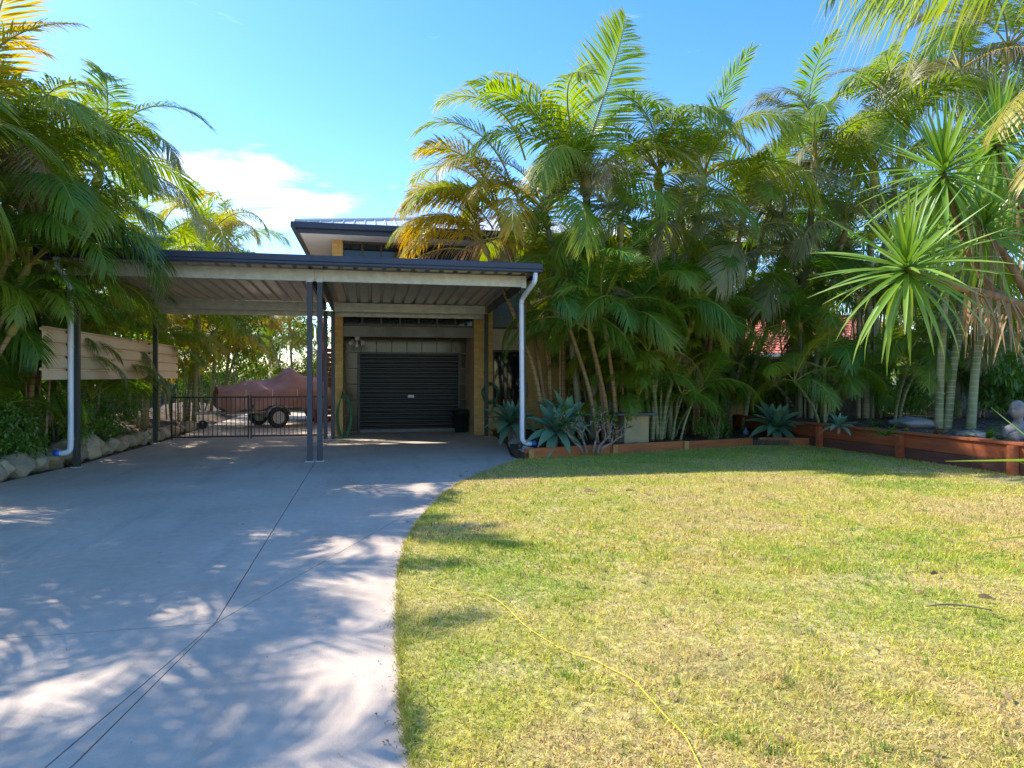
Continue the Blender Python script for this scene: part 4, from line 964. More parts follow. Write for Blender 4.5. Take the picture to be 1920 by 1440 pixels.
def palm(base, canes, label, group=None, z0=0.12, name='palm_clump', bark='cane_green', shaft='crownshaft', spread=0.35, suck=None):
    """canes: (crown point in world, fronds, frond scale, mats, trunk radius)"""
    random.seed(sum(map(ord, label))+int(base[1]*10))
    root = empty(name, (base[0], base[1], z0), label, 'palm', group); O = Vector((base[0], base[1], z0))
    for c in canes:
        crown, nf, sc_, mats_, rad = c[:5]; opt = c[5] if len(c) > 5 else {}
        P = Vector(crown)-O; a = random.uniform(0, 6.28); b0 = Vector((math.cos(a), math.sin(a), 0))*spread*random.uniform(0.3, 1)
        b0 = b0.lerp(Vector((P.x, P.y, 0)), 0.25); b0.z = -0.08
        mid = b0.lerp(P, 0.45)+Vector((0, 0, 0))+Vector((b0.x-P.x, b0.y-P.y, 0))*(0.16)
        pts = cat_rom([b0, mid, P], 6)
        tr = MB().tube(pts, [rad*(1.12-0.35*i/(len(pts)-1)) for i in range(len(pts))], 8).build('trunk', opt.get('bark', bark), root, smooth=True)
        dv_ = (pts[-1]-pts[-3]).normalized(); cl = 0.34*sc_
        MB().tube([P-dv_*cl, P-dv_*cl*0.8, P-dv_*cl*0.3, P+dv_*0.08], [rad*0.80, rad*1.45, rad*1.2, rad*0.5], 8).build('crownshaft', opt.get('shaft', shaft), tr, smooth=True)
        az0 = random.uniform(0, 6.28)
        for k in range(nf):
            q = k/max(1, nf-1)
            kind = 'up' if q < 0.38 else ('mid' if q < 0.80 else 'low')
            if k == 0 and random.random() < 0.5: kind = 'spear'
            kind = opt.get('kinds', [kind]*nf)[k % nf] if 'kinds' in opt else kind
            m = mats_[random.randrange(len(mats_))] if not (kind == 'low' and random.random() < opt.get('dead', 0.12)) else 'palm_dead'
            if 'dirs' in opt and k < len(opt['dirs']): az_ = R(opt['dirs'][k]+random.uniform(-12, 12))
            else: az_ = az0+k*2.399+random.uniform(-0.3, 0.3)
            put_frond(root, m, kind, P+dv_*(0.02-0.05*q), az_, sc_*random.uniform(0.82, 1.1), random.uniform(-0.14, 0.14), random.uniform(-0.5, 0.5))
    if suck:
        n, za, zb, sc_, mats_, rad = suck
        for _ in range(n):
            a = random.uniform(0, 6.28); q = rad*math.sqrt(random.random()); z = random.uniform(za, zb); b0 = Vector((math.cos(a)*q*0.6, math.sin(a)*q*0.6, -0.06)); P = Vector((math.cos(a)*q, math.sin(a)*q, z))
            MB().tube(cat_rom([b0, b0.lerp(P, 0.5)-Vector((P.x*0.05, P.y*0.05, 0)), P], 4), [0.030-0.0015*i for i in range(9)], 6).build('trunk', bark, root, smooth=True)
            for k in range(random.randint(5, 7)):
                kind = ('up', 'mid', 'up', 'mid', 'low')[k % 5] if z > 0.7 else ('up', 'spear', 'up', 'mid')[k % 4]
                put_frond(root, random.choice(mats_), kind, P, a+k*2.399+random.uniform(-0.4, 0.4), sc_*random.uniform(0.7, 1.1), random.uniform(-0.2, 0.2), random.uniform(-0.6, 0.6))
    return root
G, Lm, Au, Gy, Dk = 'palm_green', 'palm_lime', 'palm_gold', 'palm_grey', 'palm_dark'

# centre group
palm((5.1, 14.0), [(D(1098, 330, 14.0), 10, 1.28, [G, Lm, Lm], 0.105, {'shaft': 'crownshaft_tan'}), (D(1020, 395, 13.9), 9, 1.1, [Lm, G, Au], 0.07), (D(1165, 420, 13.7), 8, 1.05, [Lm, Gy, G], 0.06)],
     'tallest cane palm clump with an upright frond above the carport end', suck=(8, 0.8, 3.4, 0.75, [Dk, G, Lm], 0.75), bark='cane_grey')
tc_ = [o for o in col.objects if o.get('label', '').startswith('tallest cane palm')][0]
put_frond(tc_, Lm, 'spear', D(1085, 335, 14.0)-tc_.location, R(82), 1.80, 0.06, 0.30, 1); put_frond(tc_, G, 'up', D(1050, 330, 14.0)-tc_.location, R(178), 1.3, 0.08, 0.2, 2); put_frond(tc_, Lm, 'up', D(1070, 330, 14.0)-tc_.location, R(150), 1.3, 0.12, 0.0, 4)
palm((6.35, 14.4), [(D(1235, 320, 14.4), 10, 1.15, [G, Gy, G], 0.095, {'dead': 0.6}), (D(1320, 330, 14.6), 10, 1.2, [G, Lm, Gy], 0.08), (D(1265, 440, 14.0), 8, 1.0, [Gy, G], 0.06, {'dead': 0.5})],
     'cane palm clump with arching fronds over the stone pedestal', suck=(9, 0.6, 3.6, 0.85, [Dk, G, Lm], 1.0), bark='cane_grey')
palm((4.05, 14.2), [(D(935, 400, 14.2), 8, 1.0, [Au, Lm, Lm], 0.055, {'dirs': [170, 190, 150, 165, 205, 185], 'dead': 0.1}), (D(905, 455, 14.0), 8, 0.92, [Au, Au, Lm], 0.05, {'dirs': [175, 160, 190, 200, 150, 180]}),
                    (D(1000, 470, 14.4), 8, 1.0, [Lm, G], 0.05)],
     'golden cane palm leaning its yellow fronds over the carport roof', suck=(4, 3.4, 4.4, 0.7, [Lm, G], 0.5), bark='cane_brown')
gd = [o for o in col.objects if o.get('label', '').startswith('golden cane palm leaning')][0]
for (px, py, d_, a, k, m, sc_, v) in [(925, 430, 14.0, 172, 'mid', Au, 1.05, 0), (935, 470, 13.8, 185, 'mid', Au, 1.0, 1), (930, 395, 14.1, 165, 'up', Lm, 1.05, 0), (950, 420, 13.9, 195, 'mid', Lm, 1.1, 3), (900, 475, 13.9, 176, 'low', 'palm_dead', 0.9, 1), (905, 465, 14.1, 160, 'mid', Au, 0.95, 2), (960, 350, 14.0, 178, 'up', Lm, 1.15, 1), (975, 380, 13.8, 200, 'mid', Au, 1.0, 0), (985, 300, 14.0, 170, 'up', Lm, 1.1, 3)]:
    put_frond(gd, m, k, D(px, py, d_)-gd.location, R(a), sc_, 0.05, 0.0, v)
palm((5.2, 13.4), [(D(1060, 590, 13.0), 7, 0.72, [G, Dk], 0.045), (D(1105, 620, 12.9), 8, 0.8, [Dk, G], 0.045), (D(1085, 545, 13.4), 7, 0.75, [G, Gy], 0.04), (D(1130, 580, 13.0), 7, 0.85, [G, Dk], 0.045)],
     'low green cane palm filling behind the blue-green agaves', suck=(9, 0.4, 2.2, 0.62, [Dk, G, Lm], 0.8), bark='cane_brown')
palm((6.1, 13.7), [(D(1180, 600, 13.4), 8, 0.85, [Dk, G], 0.05), (D(1245, 575, 13.5), 8, 0.9, [G, Dk], 0.05), (D(1300, 600, 13.8), 8, 0.85, [Dk, G], 0.05), (D(1215, 660, 13.2), 7, 0.7, [G], 0.04)],
     'low green cane palm drooping above the stone pedestal', suck=(10, 0.4, 2.2, 0.7, [Dk, G, Lm], 1.0), bark='cane_green')
palm((7.5, 14.8), [(D(1365, 460, 14.9), 8, 1.0, [G, Gy], 0.07), (D(1340, 560, 14.6), 8, 0.9, [Dk, G], 0.06), (D(1395, 400, 15.2), 8, 1.0, [Gy, G], 0.06)],
     'cane palm beside the arched brick porch', suck=(7, 0.8, 3.2, 0.75, [Dk, G], 0.8), bark='cane_brown')
# a light-leafed tree behind comes below; right-hand group
palm((9.2, 16.2), [(D(1440, 400, 16.4), 9, 1.1, [Gy, G], 0.07, {'dead': 0.5}), (D(1475, 520, 16.0), 8, 0.95, [G, Gy], 0.06, {'dead': 0.4}), (D(1420, 590, 15.8), 7, 0.8, [Dk], 0.05)],
     'grey-green palm in front of the dark paling fence, next to the porch', suck=(7, 0.6, 3.4, 0.8, [Dk, G], 0.9), z0=0.12, bark='cane_green')
palm((10.8, 15.2), [(D(1530, 300, 15.6), 11, 1.22, [Gy, G, Lm], 0.085, {'dead': 0.5}), (D(1585, 430, 15.2), 8, 1.0, [Gy, G], 0.06, {'dead': 0.5}), (D(1500, 610, 14.8), 7, 0.75, [Dk, G], 0.05)],
     'tall palm with a pointed top frond behind the raised bed corner', suck=(7, 0.8, 3.8, 0.8, [Dk, G, Gy], 0.9), z0=0.46, bark='cane_grey')
palm((12.3, 14.6), [(D(1640, 320, 15.4), 10, 1.2, [Gy, Gy, G], 0.085, {'dead': 0.6}), (D(1700, 220, 15.8), 10, 1.2, [Gy, G], 0.08, {'dead': 0.5}), (D(1610, 560, 14.8), 8, 0.9, [Dk, G], 0.05)],
     'ragged grey palm with dead hanging fronds behind the yucca', suck=(6, 2.6, 4.6, 0.8, [Dk, G, Gy], 0.9), z0=0.46, bark='cane_grey')
palm((14.6, 14.5), [(D(1800, 130, 16.8), 11, 1.3, [Gy, Gy, G], 0.09, {'dead': 0.7}), (D(1890, 90, 17.0), 11, 1.3, [Gy, G], 0.09, {'dead': 0.6}), (D(1850, 260, 16.4), 9, 1.1, [Gy, Dk], 0.07)],
     'very tall grey palm rising above the yucca heads', suck=(9, 1.0, 5.4, 1.0, [Gy, G, Dk], 1.3), z0=0.46, bark='cane_grey')
palm((11.25, 11.0), [(D(1775, 520, 12.6), 6, 0.9, [G, Dk], 0.075, {'kinds': ['up', 'up', 'up', 'mid', 'mid', 'spear']}), (D(1835, 470, 12.9), 6, 0.95, [G, Dk], 0.08, {'kinds': ['up', 'up', 'mid', 'mid', 'up', 'spear']}), (D(1870, 440, 13.2), 6, 0.95, [Dk, G], 0.075)],
     'group of pale ringed palm trunks standing in the raised bed', z0=0.46, bark='cane_green', spread=0.55)
palm((10.3, 13.4), [(D(1545, 690, 14.0), 7, 0.6, [G, Dk], 0.035), (D(1490, 715, 13.8), 6, 0.55, [Lm, G], 0.03), (D(1590, 700, 14.2), 6, 0.6, [Dk, G], 0.03)],
     'small young palm behind the corner post of the raised bed', z0=0.46, name='young_palm')
palm((11.6, 12.9), [(D(1700, 690, 14.0), 7, 0.62, [Dk, G], 0.035), (D(1740, 650, 14.2), 7, 0.65, [G, Dk], 0.035)],
     'small young palm behind the flat grey rock', z0=0.46, name='young_palm')
palm((12.6, 10.2), [(D(1905, 640, 12.2), 8, 0.7, [G, Gy], 0.04)], 'young palm right of the pale ringed trunks', z0=0.46, name='young_palm')
palm((11.4, 15.9), [(D(1450, 715, 16.3), 7, 0.6, [Dk, G], 0.05), (D(1570, 705, 16.3), 7, 0.6, [G, Dk], 0.05), (D(1650, 712, 16.2), 7, 0.6, [Dk], 0.05)],
     'dense dark palm against the paling fence behind the raised bed', suck=(3, 0.4, 1.2, 0.7, [Dk, G], 1.1), z0=0.46)
palm((14.2, 15.8), [(D(1740, 705, 16.8), 7, 0.65, [Dk, G], 0.05), (D(1800, 700, 16.8), 7, 0.65, [Dk], 0.05), (D(1880, 690, 17.0), 7, 0.7, [G, Dk], 0.05)],
     'dark palm against the paling fence behind the ringed trunks', suck=(4, 0.4, 1.6, 0.8, [Dk, G], 1.3), z0=0.46)
# palm off the right edge: fronds hang into the top corner
np_ = palm((6.9, 4.35), [(Vector((6.5, 4.7, 5.1)), 5, 1.15, [Gy, G], 0.09, {'kinds': ['spear', 'up', 'up', 'mid', 'up'], 'dirs': [0, -30, 20, -60, 60]})], 'grey-stemmed palm right of the lawn hanging long fronds overhead', z0=0.01, bark='cane_grey')
O6 = Vector((6.9, 4.35, 0.01))
hang_me = [frond_mesh('frond_hang', 5, G, R(6), R(-34), nl=46, ll=0.66, w=0.036, vee=0.0, droop=0.95, twist=0.2), frond_mesh('frond_hang', 6, Au, R(-6), R(-62), nl=46, ll=0.56, w=0.030, vee=0.1, droop=0.7, twist=-0.2)]
for k, (px, py, d_, az_, s_, rl) in enumerate([(2050, -100, 5.6, 170, 1.0, 0.1), (2060, 130, 6.2, 176, 0.66, 0.3), (2080, -150, 6.4, 150, 0.95, -0.2), (2075, 230, 6.4, 190, 0.6, 0.0)]):
    inst('frond', hang_me[k % 2], np_, D(px, py, d_)-O6, (rl, 0, R(az_)), s_)

# left side: row of cane palms between the driveway and the boundary
def lp(x, y, canes, label, group=None, **kw):
    return palm((x, y), canes, label, group, z0=zl(x, y), **kw)
def cr(x, y, z): return Vector((x, y, z))
SG = 'cane palms shading the driveway from the left'
SL = 'golden cane palm in the row along the left of the driveway, beyond the boulders'
for (x, y, hs_) in [(-6.6, -0.6, (5.0, 4.2, 3.4)), (-6.3, 1.6, (4.4, 5.0, 3.4)), (-6.2, 3.6, (4.5, 3.8, 4.7)), (-6.1, 5.6, (4.3, 4.7, 3.4)), (-6.4, 7.6, (4.4, 4.8, 3.6))]:
    lp(x, y, [(cr(x+random.uniform(0.0, 0.7), y+random.uniform(-0.9, 0.9), h), 7, 1.08, [G, Lm, Au], 0.06) for h in hs_], SL, SG)
lp(-6.3, 9.0, [(cr(-6.0, 9.2, 4.0), 8, 1.0, [Au, Au, Lm], 0.07), (cr(-6.1, 9.7, 4.4), 9, 1.1, [G, Lm], 0.06), (cr(-5.6, 8.6, 3.6), 8, 1.0, [G, Gy], 0.05)], SL, SG)
lp(-6.35, 10.9, [(cr(-5.75, 10.75, 4.7), 11, 1.1, [Au, Au, Lm, G], 0.06, {'dead': 0.4}), (cr(-6.4, 11.4, 5.4), 11, 1.1, [Lm, Au, Au], 0.07), (cr(-5.0, 11.05, 3.75), 10, 0.95, [G, Dk, Lm], 0.05, {'dirs': [-8, -25, 10, -50, 0, -15, -35, 120, 160, 200], 'kinds': ['mid', 'up', 'mid', 'mid', 'low', 'mid', 'mid', 'up', 'mid', 'mid']}), (cr(-4.95, 11.1, 3.15), 9, 0.88, [Dk, G], 0.045, {'dirs': [-5, -28, 8, -60, -12, 2, 140, 190, -90], 'kinds': ['mid', 'mid', 'mid', 'mid', 'low', 'mid', 'up', 'mid', 'mid']}), (cr(-5.05, 11.0, 2.3), 8, 0.72, [Dk, G], 0.045, {'dirs': [-5, -30, 6, -70, -16, 150, 190, -100], 'kinds': ['mid', 'mid', 'mid', 'mid', 'up', 'mid', 'up', 'mid']}), (cr(-5.1, 11.1, 4.5), 10, 1.0, [Lm, G], 0.05, {'dirs': [-8, -25, 12, -50, 30, -15, 100, 150, 200, 250], 'kinds': ['mid', 'up', 'mid', 'mid', 'up', 'mid', 'mid', 'up', 'mid', 'mid']}), (D(20, 300, 10.6), 11, 1.1, [Lm, G, Au], 0.06), (D(120, 400, 12.8), 10, 1.0, [G, Lm], 0.055), (cr(-5.75, 10.7, 3.5), 8, 1.0, [G, Gy], 0.05, {'dead': 0.5}), (cr(-5.7, 11.1, 2.5), 7, 0.75, [Dk, G], 0.045)],
   'golden cane palm drooping over the left downpipe and cream screen', suck=(7, 0.3, 2.6, 0.62, [Dk, G], 0.75), bark='cane_brown')
lp(-6.0, 13.6, [(D(188, 320, 13.4), 11, 1.12, [Gy, Lm, G], 0.075, {'dead': 0.8, 'bark': 'cane_brown'}), (cr(-5.9, 13.2, 4.3), 9, 1.0, [G, Lm], 0.055), (cr(-5.6, 13.0, 3.2), 8, 0.85, [Dk, G], 0.05)],
   'tall solitary palm crown against the sky left of the carport', suck=(7, 0.4, 3.4, 0.75, [Dk, G], 0.7), bark='cane_brown')
lp(-6.5, 12.3, [(cr(-6.1, 12.2, 4.6), 9, 1.05, [G, Au], 0.06), (cr(-6.4, 12.6, 3.2), 8, 0.9, [Dk, G], 0.05), (cr(-6.0, 12.0, 2.3), 7, 0.7, [Dk], 0.045)],
   'dense green palm behind the cream ribbed screen', suck=(7, 0.4, 3.2, 0.7, [Dk, G], 0.8), bark='cane_brown')
lp(-6.2, 16.0, [(cr(-6.0, 15.9, 4.5), 9, 1.0, [Lm, Au, G], 0.06), (cr(-6.3, 16.4, 3.6), 8, 0.95, [G], 0.05), (cr(-5.9, 15.6, 2.4), 7, 0.75, [Dk, G], 0.045)],
   'golden palm standing behind the rear end of the cream screen', suck=(7, 0.5, 3.6, 0.8, [Dk, G, Lm], 0.8))
lp(-5.9, 19.0, [(cr(-5.5, 18.9, 4.9), 9, 1.05, [Au, Lm], 0.06), (cr(-5.4, 19.4, 3.5), 9, 0.95, [Lm, G], 0.055), (cr(-5.3, 18.7, 2.5), 8, 0.8, [G, Lm], 0.045)],
   'yellow-green palm arching over the drawbar of the boat trailer', suck=(7, 1.4, 3.8, 0.85, [Lm, G, Au], 0.9))
lp(-5.8, 22.6, [(D(395, 440, 22.0), 10, 1.1, [Au, Lm], 0.065), (cr(-5.2, 22.4, 4.0), 9, 1.05, [Au, Lm, G], 0.055), (cr(-5.0, 22.9, 2.9), 8, 0.9, [Lm, Au], 0.05)],
   'bright yellow palm crown showing above the carport gutter', suck=(7, 1.5, 4.2, 0.9, [Lm, Au, G], 1.0))
lp(-5.7, 26.5, [(cr(-5.2, 26.2, 6.3), 9, 1.1, [Au, Lm], 0.06), (cr(-4.9, 26.4, 4.6), 9, 1.05, [Au, Lm], 0.055), (cr(-4.6, 26.0, 3.2), 8, 0.95, [Lm, Au], 0.05)],
   'yellow-green palm behind the covered boat', suck=(7, 1.0, 4.0, 0.9, [Lm, Au, G], 1.2))
palm((-3.6, 31.5), [(cr(-3.6, 31.3, 3.9), 9, 1.1, [Au, Lm], 0.06), (cr(-4.4, 31.4, 3.0), 9, 1.0, [Lm, G], 0.06), (cr(-2.7, 31.6, 2.6), 8, 0.95, [Au, Lm], 0.05)],
     'far golden palm at the end of the yard behind the box trailer', suck=(6, 0.5, 2.6, 0.8, [Lm, Au, G], 1.3), z0=-0.05)

# ------------------------------------------------------------------ bushes and leafy trees
def leaf_cloud(name, seed, m, n, rx, ry, rz, ll, lw, hollow=0.45):
    r = random.Random(seed); b = MB()
    lobes = [(Vector((r.gauss(0, 0.5)*rx, r.gauss(0, 0.5)*ry, r.uniform(0.25, 0.95)*rz)), r.uniform(0.28, 0.5)) for _ in range(14)]
    for _ in range(n):
        c, s = lobes[r.randrange(14)]
        v_ = Vector((r.gauss(0, 1), r.gauss(0, 1), r.gauss(0, 1))).normalized()*(hollow+(1-hollow)*r.random())
        p = c+Vector((v_.x*s*rx, v_.y*s*ry, v_.z*s*rz*0.6))
        if p.z < 0.02: continue
        d_ = (v_+Vector((r.gauss(0, 0.5), r.gauss(0, 0.5), r.gauss(0, 0.4)-0.2))).normalized(); L_ = ll*r.uniform(0.6, 1.3)
        wv = d_.cross(Vector((r.gauss(0, 1), r.gauss(0, 1), r.gauss(0, 1)))).normalized()*lw*0.5*r.uniform(0.7, 1.2); q = r.random()
        b.add([p, p+d_*L_*0.45+wv, p+d_*L_+Vector((0, 0, -0.15*L_)), p+d_*L_*0.45-wv], [(0, 1, 2, 3)], [(0, q, 0), (0.4, q, 0), (1, q, 0), (0.4, q, 0)])
    return b.mesh(name, m, colors=True)
clouds = {('bush', i): leaf_cloud('foliage', 40+i, 'bush', 2600, 1, 1, 1, 0.10, 0.045) for i in range(3)}
clouds.update({('bush_bright', i): leaf_cloud('foliage', 60+i, 'bush_bright', 4200, 1, 1, 1, 0.075, 0.018, 0.2) for i in range(2)})
clouds[('tree', 0)] = leaf_cloud('foliage', 80, 'bush', 8000, 1, 1, 1, 0.055, 0.024, 0.3); clouds[('tree', 1)] = leaf_cloud('foliage', 81, 'bush', 8000, 1, 1, 1, 0.055, 0.024, 0.3)
def stems(parent, h, r, n, seed, m='bark'):
    q = random.Random(seed)
    for k in range(n):
        a = q.uniform(0, 6.28); e = Vector((math.cos(a)*r*q.uniform(0.2, 0.8), math.sin(a)*r*q.uniform(0.2, 0.8), h*q.uniform(0.6, 0.9)))
        MB().tube(cat_rom([(e.x*0.08, e.y*0.08, -0.05), (e.x*0.35+q.uniform(-0.05, 0.05), e.y*0.35, e.z*0.45), e], 4), [0.03, 0.028, 0.027, 0.025, 0.022, 0.019, 0.016, 0.013, 0.01], 6).build('stem', m, parent, smooth=True)
def bush(x, y, z, rx, ry, h, label, kind='bush', v=0, group=None, rz=0, name='shrub', cat='shrub', crown_z=0.0):
    e = empty(name, (x, y, z), label, cat, group, rz)
    inst('crown', clouds[(kind, v)], e, (0, 0, crown_z), (0, 0, 0), (rx, ry, h-crown_z)); stems(e, h, min(rx, ry), 4, v+int(x*7)); return e
for k, (x, y) in enumerate([(-5.75, 11.7), (-5.9, 12.7), (-5.7, 13.7), (-5.75, 14.8), (-5.6, 15.9), (-6.2, 10.4)]):
    bush(x, y, zl(x, y)-0.03, 0.55, 0.6, 1.0, 'low dark green shrub under the cream screen', 'bush', k % 3, 'low shrubs under the screen', rz=k*1.1)
bush(-7.6, 11.5, 0.3, 1.4, 1.6, 2.4, 'dark leafy shrub behind the screen near the left downpipe', 'tree', v=0)
bush(-7.8, 14.5, 0.3, 1.5, 2.0, 3.2, 'dark leafy shrub behind the middle of the cream screen', 'tree', v=1)
bush(-7.4, 18.4, 0.3, 1.6, 2.0, 3.2, 'dark leafy shrub between the screen and the boat yard', 'tree', v=0)
bush(-7.2, 22.0, 0.3, 1.7, 2.2, 3.4, 'bushy green shrub beyond the boat trailer drawbar', 'tree', v=0, rz=1)
bush(-6.4, 27.8, 0.2, 1.8, 2.0, 3.4, 'rounded green shrub behind the boat cover', 'tree', v=1, rz=2)
bush(-4.6, 33.2, -0.1, 2.4, 1.6, 4.2, 'rounded green shrub at the end of the yard behind the trailers', 'tree', v=0)
bush(-1.6, 33.6, -0.1, 2.0, 1.4, 1.9, 'broad green shrub at the end of the yard near the house corner', 'tree', v=0, rz=2.2)
bush(-7.7, 8.6, 0.3, 1.3, 1.6, 2.4, 'dark leafy shrub behind the boulders nearest the lawn end', 'tree', v=0, rz=0.7)
bush(4.6, 15.6, 0.12, 1.5, 0.9, 4.6, 'fine-leafed bright green tree between the palms and the house', 'bush_bright', 0, name='leafy_tree', cat='tree', crown_z=1.9)
bush(6.4, 15.9, 0.12, 1.3, 0.8, 4.0, 'fine-leafed green tree behind the middle palms', 'bush_bright', 1, name='leafy_tree', cat='tree', crown_z=1.4)
bush(5.6, 15.4, 0.12, 1.1, 0.7, 1.8, 'dark shrub under the central palms', v=0); bush(7.3, 15.3, 0.12, 0.7, 0.6, 1.5, 'dark shrub beside the porch arch', v=1)
bush(9.9, 16.6, 0.3, 0.9, 0.6, 2.0, 'dark glossy shrub between the porch and the paling fence', v=2); bush(12.6, 13.9, 0.46, 0.8, 0.7, 1.2, 'dense dark green shrub behind the flat rock', v=1, rz=1)
bush(14.6, 12.6, 0.46, 1.2, 1.0, 1.9, 'dense green shrub behind the pale trunks', v=2, rz=2); bush(12.0, 16.8, 0.46, 1.3, 0.5, 1.5, 'tall dark shrub against the paling fence', v=0, rz=0.3)
bush(16.5, 14.8, 0.46, 1.6, 1.2, 3.0, 'big dark shrub in the far corner of the fence', v=1, rz=0.3)
bush(15.5, 16.6, 0.46, 1.6, 1.0, 4.4, 'loose green tree behind the tall grey palm', 'bush_bright', 0, name='leafy_tree', cat='tree', crown_z=1.8, rz=1)
bush(12.2, 20.0, -0.08, 2.0, 1.6, 6.4, 'dark tree beyond the paling fence behind the pointed palm', 'tree', 0, name='leafy_tree', cat='tree', crown_z=3.2)
bush(16.2, 20.6, -0.08, 2.6, 1.8, 8.0, 'tall dark tree beyond the paling fence behind the yucca', 'tree', 1, name='leafy_tree', cat='tree', crown_z=3.4)
bush(20.5, 19.6, -0.08, 2.6, 1.8, 8.6, 'tall dark tree beyond the fence corner', 'tree', 0, name='leafy_tree', cat='tree', crown_z=2.4, rz=2)
bush(-11.2, 12.0, -0.08, 2.0, 2.4, 4.6, 'dark tree beyond the left fence behind the cream screen', 'tree', 1, name='leafy_tree', cat='tree', crown_z=1.2, rz=1)
bush(-11.2, 17.0, -0.08, 2.0, 2.6, 4.4, 'dark tree beyond the left fence behind the rear carport post', 'tree', 0, name='leafy_tree', cat='tree', crown_z=1.0, rz=3)
bush(-10.8, 23.0, -0.08, 2.0, 2.6, 4.6, 'green tree beyond the left fence alongside the boat', 'tree', 1, name='leafy_tree', cat='tree', crown_z=1.0, rz=4)
bush(7.4, 13.35, 0.12, 0.5, 0.4, 0.75, 'low twiggy green shrub right of the stone pedestal', v=0, rz=1.1)

# bare branching shrub left of the pedestal
bs = empty('branching_shrub', tuple(W(1108, 845, 0.12).xy)+(0.12,), 'open shrub with bare pinkish-grey forking branches and sparse leaves', 'shrub')
rb_ = random.Random(5); tipsB = []
def branch(p, d_, L_, r_, lev):
    q = p+d_*L_; mid = p.lerp(q, 0.5)+Vector((rb_.gauss(0, 0.03), rb_.gauss(0, 0.03), 0.02))
    MB().tube([p, mid, q], [r_, r_*0.9, r_*0.75], 6).build('branch', 'bark_grey', bs, smooth=True)
    if lev == 0: tipsB.append((q, d_)); return
    for k in range(2 if rb_.random() < 0.75 else 3):
        nd = (d_+Vector((rb_.gauss(0, 0.55), rb_.gauss(0, 0.5), rb_.uniform(-0.05, 0.3)))).normalized(); branch(q, nd, L_*rb_.uniform(0.65, 0.95), r_*0.68, lev-1)
for a in (-0.6, 0.1, 0.5, 0.9, -0.2): branch(Vector((a*0.25, rb_.uniform(-0.1, 0.1), -0.05)), Vector((a, rb_.uniform(-0.3, 0.3), 0.75)).normalized(), 0.27, 0.026, 3)
lf = MB()
for q, d_ in tipsB:
    for k in range(7):
        dd = (d_+Vector((rb_.gauss(0, 0.8), rb_.gauss(0, 0.8), rb_.gauss(0, 0.5)))).normalized(); wv = dd.cross(Vector((0.3, 0.2, 1))).normalized()*0.014; c = rb_.random()
        lf.add([q, q+dd*0.05+wv, q+dd*0.12, q+dd*0.05-wv], [(0, 1, 2, 3)], [(0, c, 0), (0.4, c, 0), (1, c, 0), (0.4, c, 0)])
lf.build('foliage', 'bush', bs, colors=True)['kind'] = 'stuff'

# strap-leafed tufts
def tuft_mesh(seed, m, n, L_, w, up=0.6):
    r = random.Random(seed); b = MB()
    for _ in range(n):
        a = r.uniform(0, 6.28); e = r.uniform(0.35, 1.3)*up+0.2; ll = L_*r.uniform(0.6, 1.15); d_ = Vector((math.cos(a)*math.cos(e), math.sin(a)*math.cos(e), math.sin(e)))
        sd = Vector((-math.sin(a), math.cos(a), 0))*w*0.5; c = r.random(); vs = []; cs = []
        for t, k in ((0, 0.7), (0.3, 1), (0.65, 0.8), (1, 0)):
            p = d_*ll*t+Vector((0, 0, -0.45*ll*t*t)); 
            if k: vs += [p-sd*k, p+sd*k]; cs += [(t, c, 0)]*2
            else: vs.append(p); cs.append((t, c, 0))
        b.add(vs, [(0, 1, 3, 2), (2, 3, 5, 4), (4, 5, 6)], cs)
    return b.mesh('leaves', m, colors=True)
tufts = [tuft_mesh(i, 'strappy', 46, 0.55, 0.022) for i in range(3)]; tuft_d = tuft_mesh(9, 'palm_dark', 40, 0.6, 0.03); tuft_l = tuft_mesh(11, 'succulent_lime', 60, 0.20, 0.045, 0.9)
tuft_o = tuft_mesh(12, 'bromeliad_orange', 30, 0.32, 0.05, 0.7)
def tuft(name, me, x, y, z, s, label, cat='plant', group=None):
    e = empty(name, (x, y, z-0.02), label, cat, group); inst('leaves', me, e, (0, 0, 0), (0, 0, random.uniform(0, 6)), s)
for k, (y, dx, s) in enumerate([(9.6, 0.75, 1.0), (11.0, 0.6, 1.1), (12.2, 0.55, 1.0), (12.9, 0.5, 1.15), (13.6, 0.45, 1.2), (14.3, 0.55, 1.2), (15.0, 0.5, 1.1), (15.9, 0.5, 1.0), (16.8, 0.45, 0.9), (10.3, 0.9, 1.2), (11.6, 0.95, 1.2), (13.2, 0.9, 1.2), (14.9, 0.95, 1.2), (8.8, 0.6, 1.0), (16.3, 0.9, 1.1)]):
    tuft('strap_leaf_plant', tufts[k % 3], lx(y)-dx, y, zl(lx(y)-dx, y), s*1.25, 'pale strappy grass-like plant growing behind the driveway boulders', group='strappy plants behind the boulders')
for k, (px, py, s) in enumerate([(1660, 815, 0.9), (1715, 800, 0.9), (1640, 800, 0.8)]):
    p = W(px, py, 0.47); tuft('strap_leaf_plant', tuft_d, p.x, p.y, 0.47, s, ['dark spiky plant before the flat grey rock', 'dark spiky plant behind the flat grey rock', 'low dark spiky plant near the raised bed corner'][k])
p = W(1845, 822, 0.47); tuft('strap_leaf_plant', tuft_d, p.x, p.y, 0.47, 1.15, 'dark spiky tuft beside the lime succulent')
p = W(1880, 824, 0.47); tuft('succulent', tuft_l, p.x, p.y+0.25, 0.49, 0.95, 'bright lime succulent beside the stone bust', 'succulent')
p = W(1775, 818, 0.47); tuft('bromeliad', tuft_o, p.x, p.y+0.2, 0.48, 0.9, 'orange-tipped bromeliad behind the sleeper capping', 'bromeliad')
p = W(1700, 808, 0.47); tuft('succulent', tuft_l, p.x, p.y, 0.49, 0.55, 'small yellow-green succulent beside the flat rock', 'succulent')
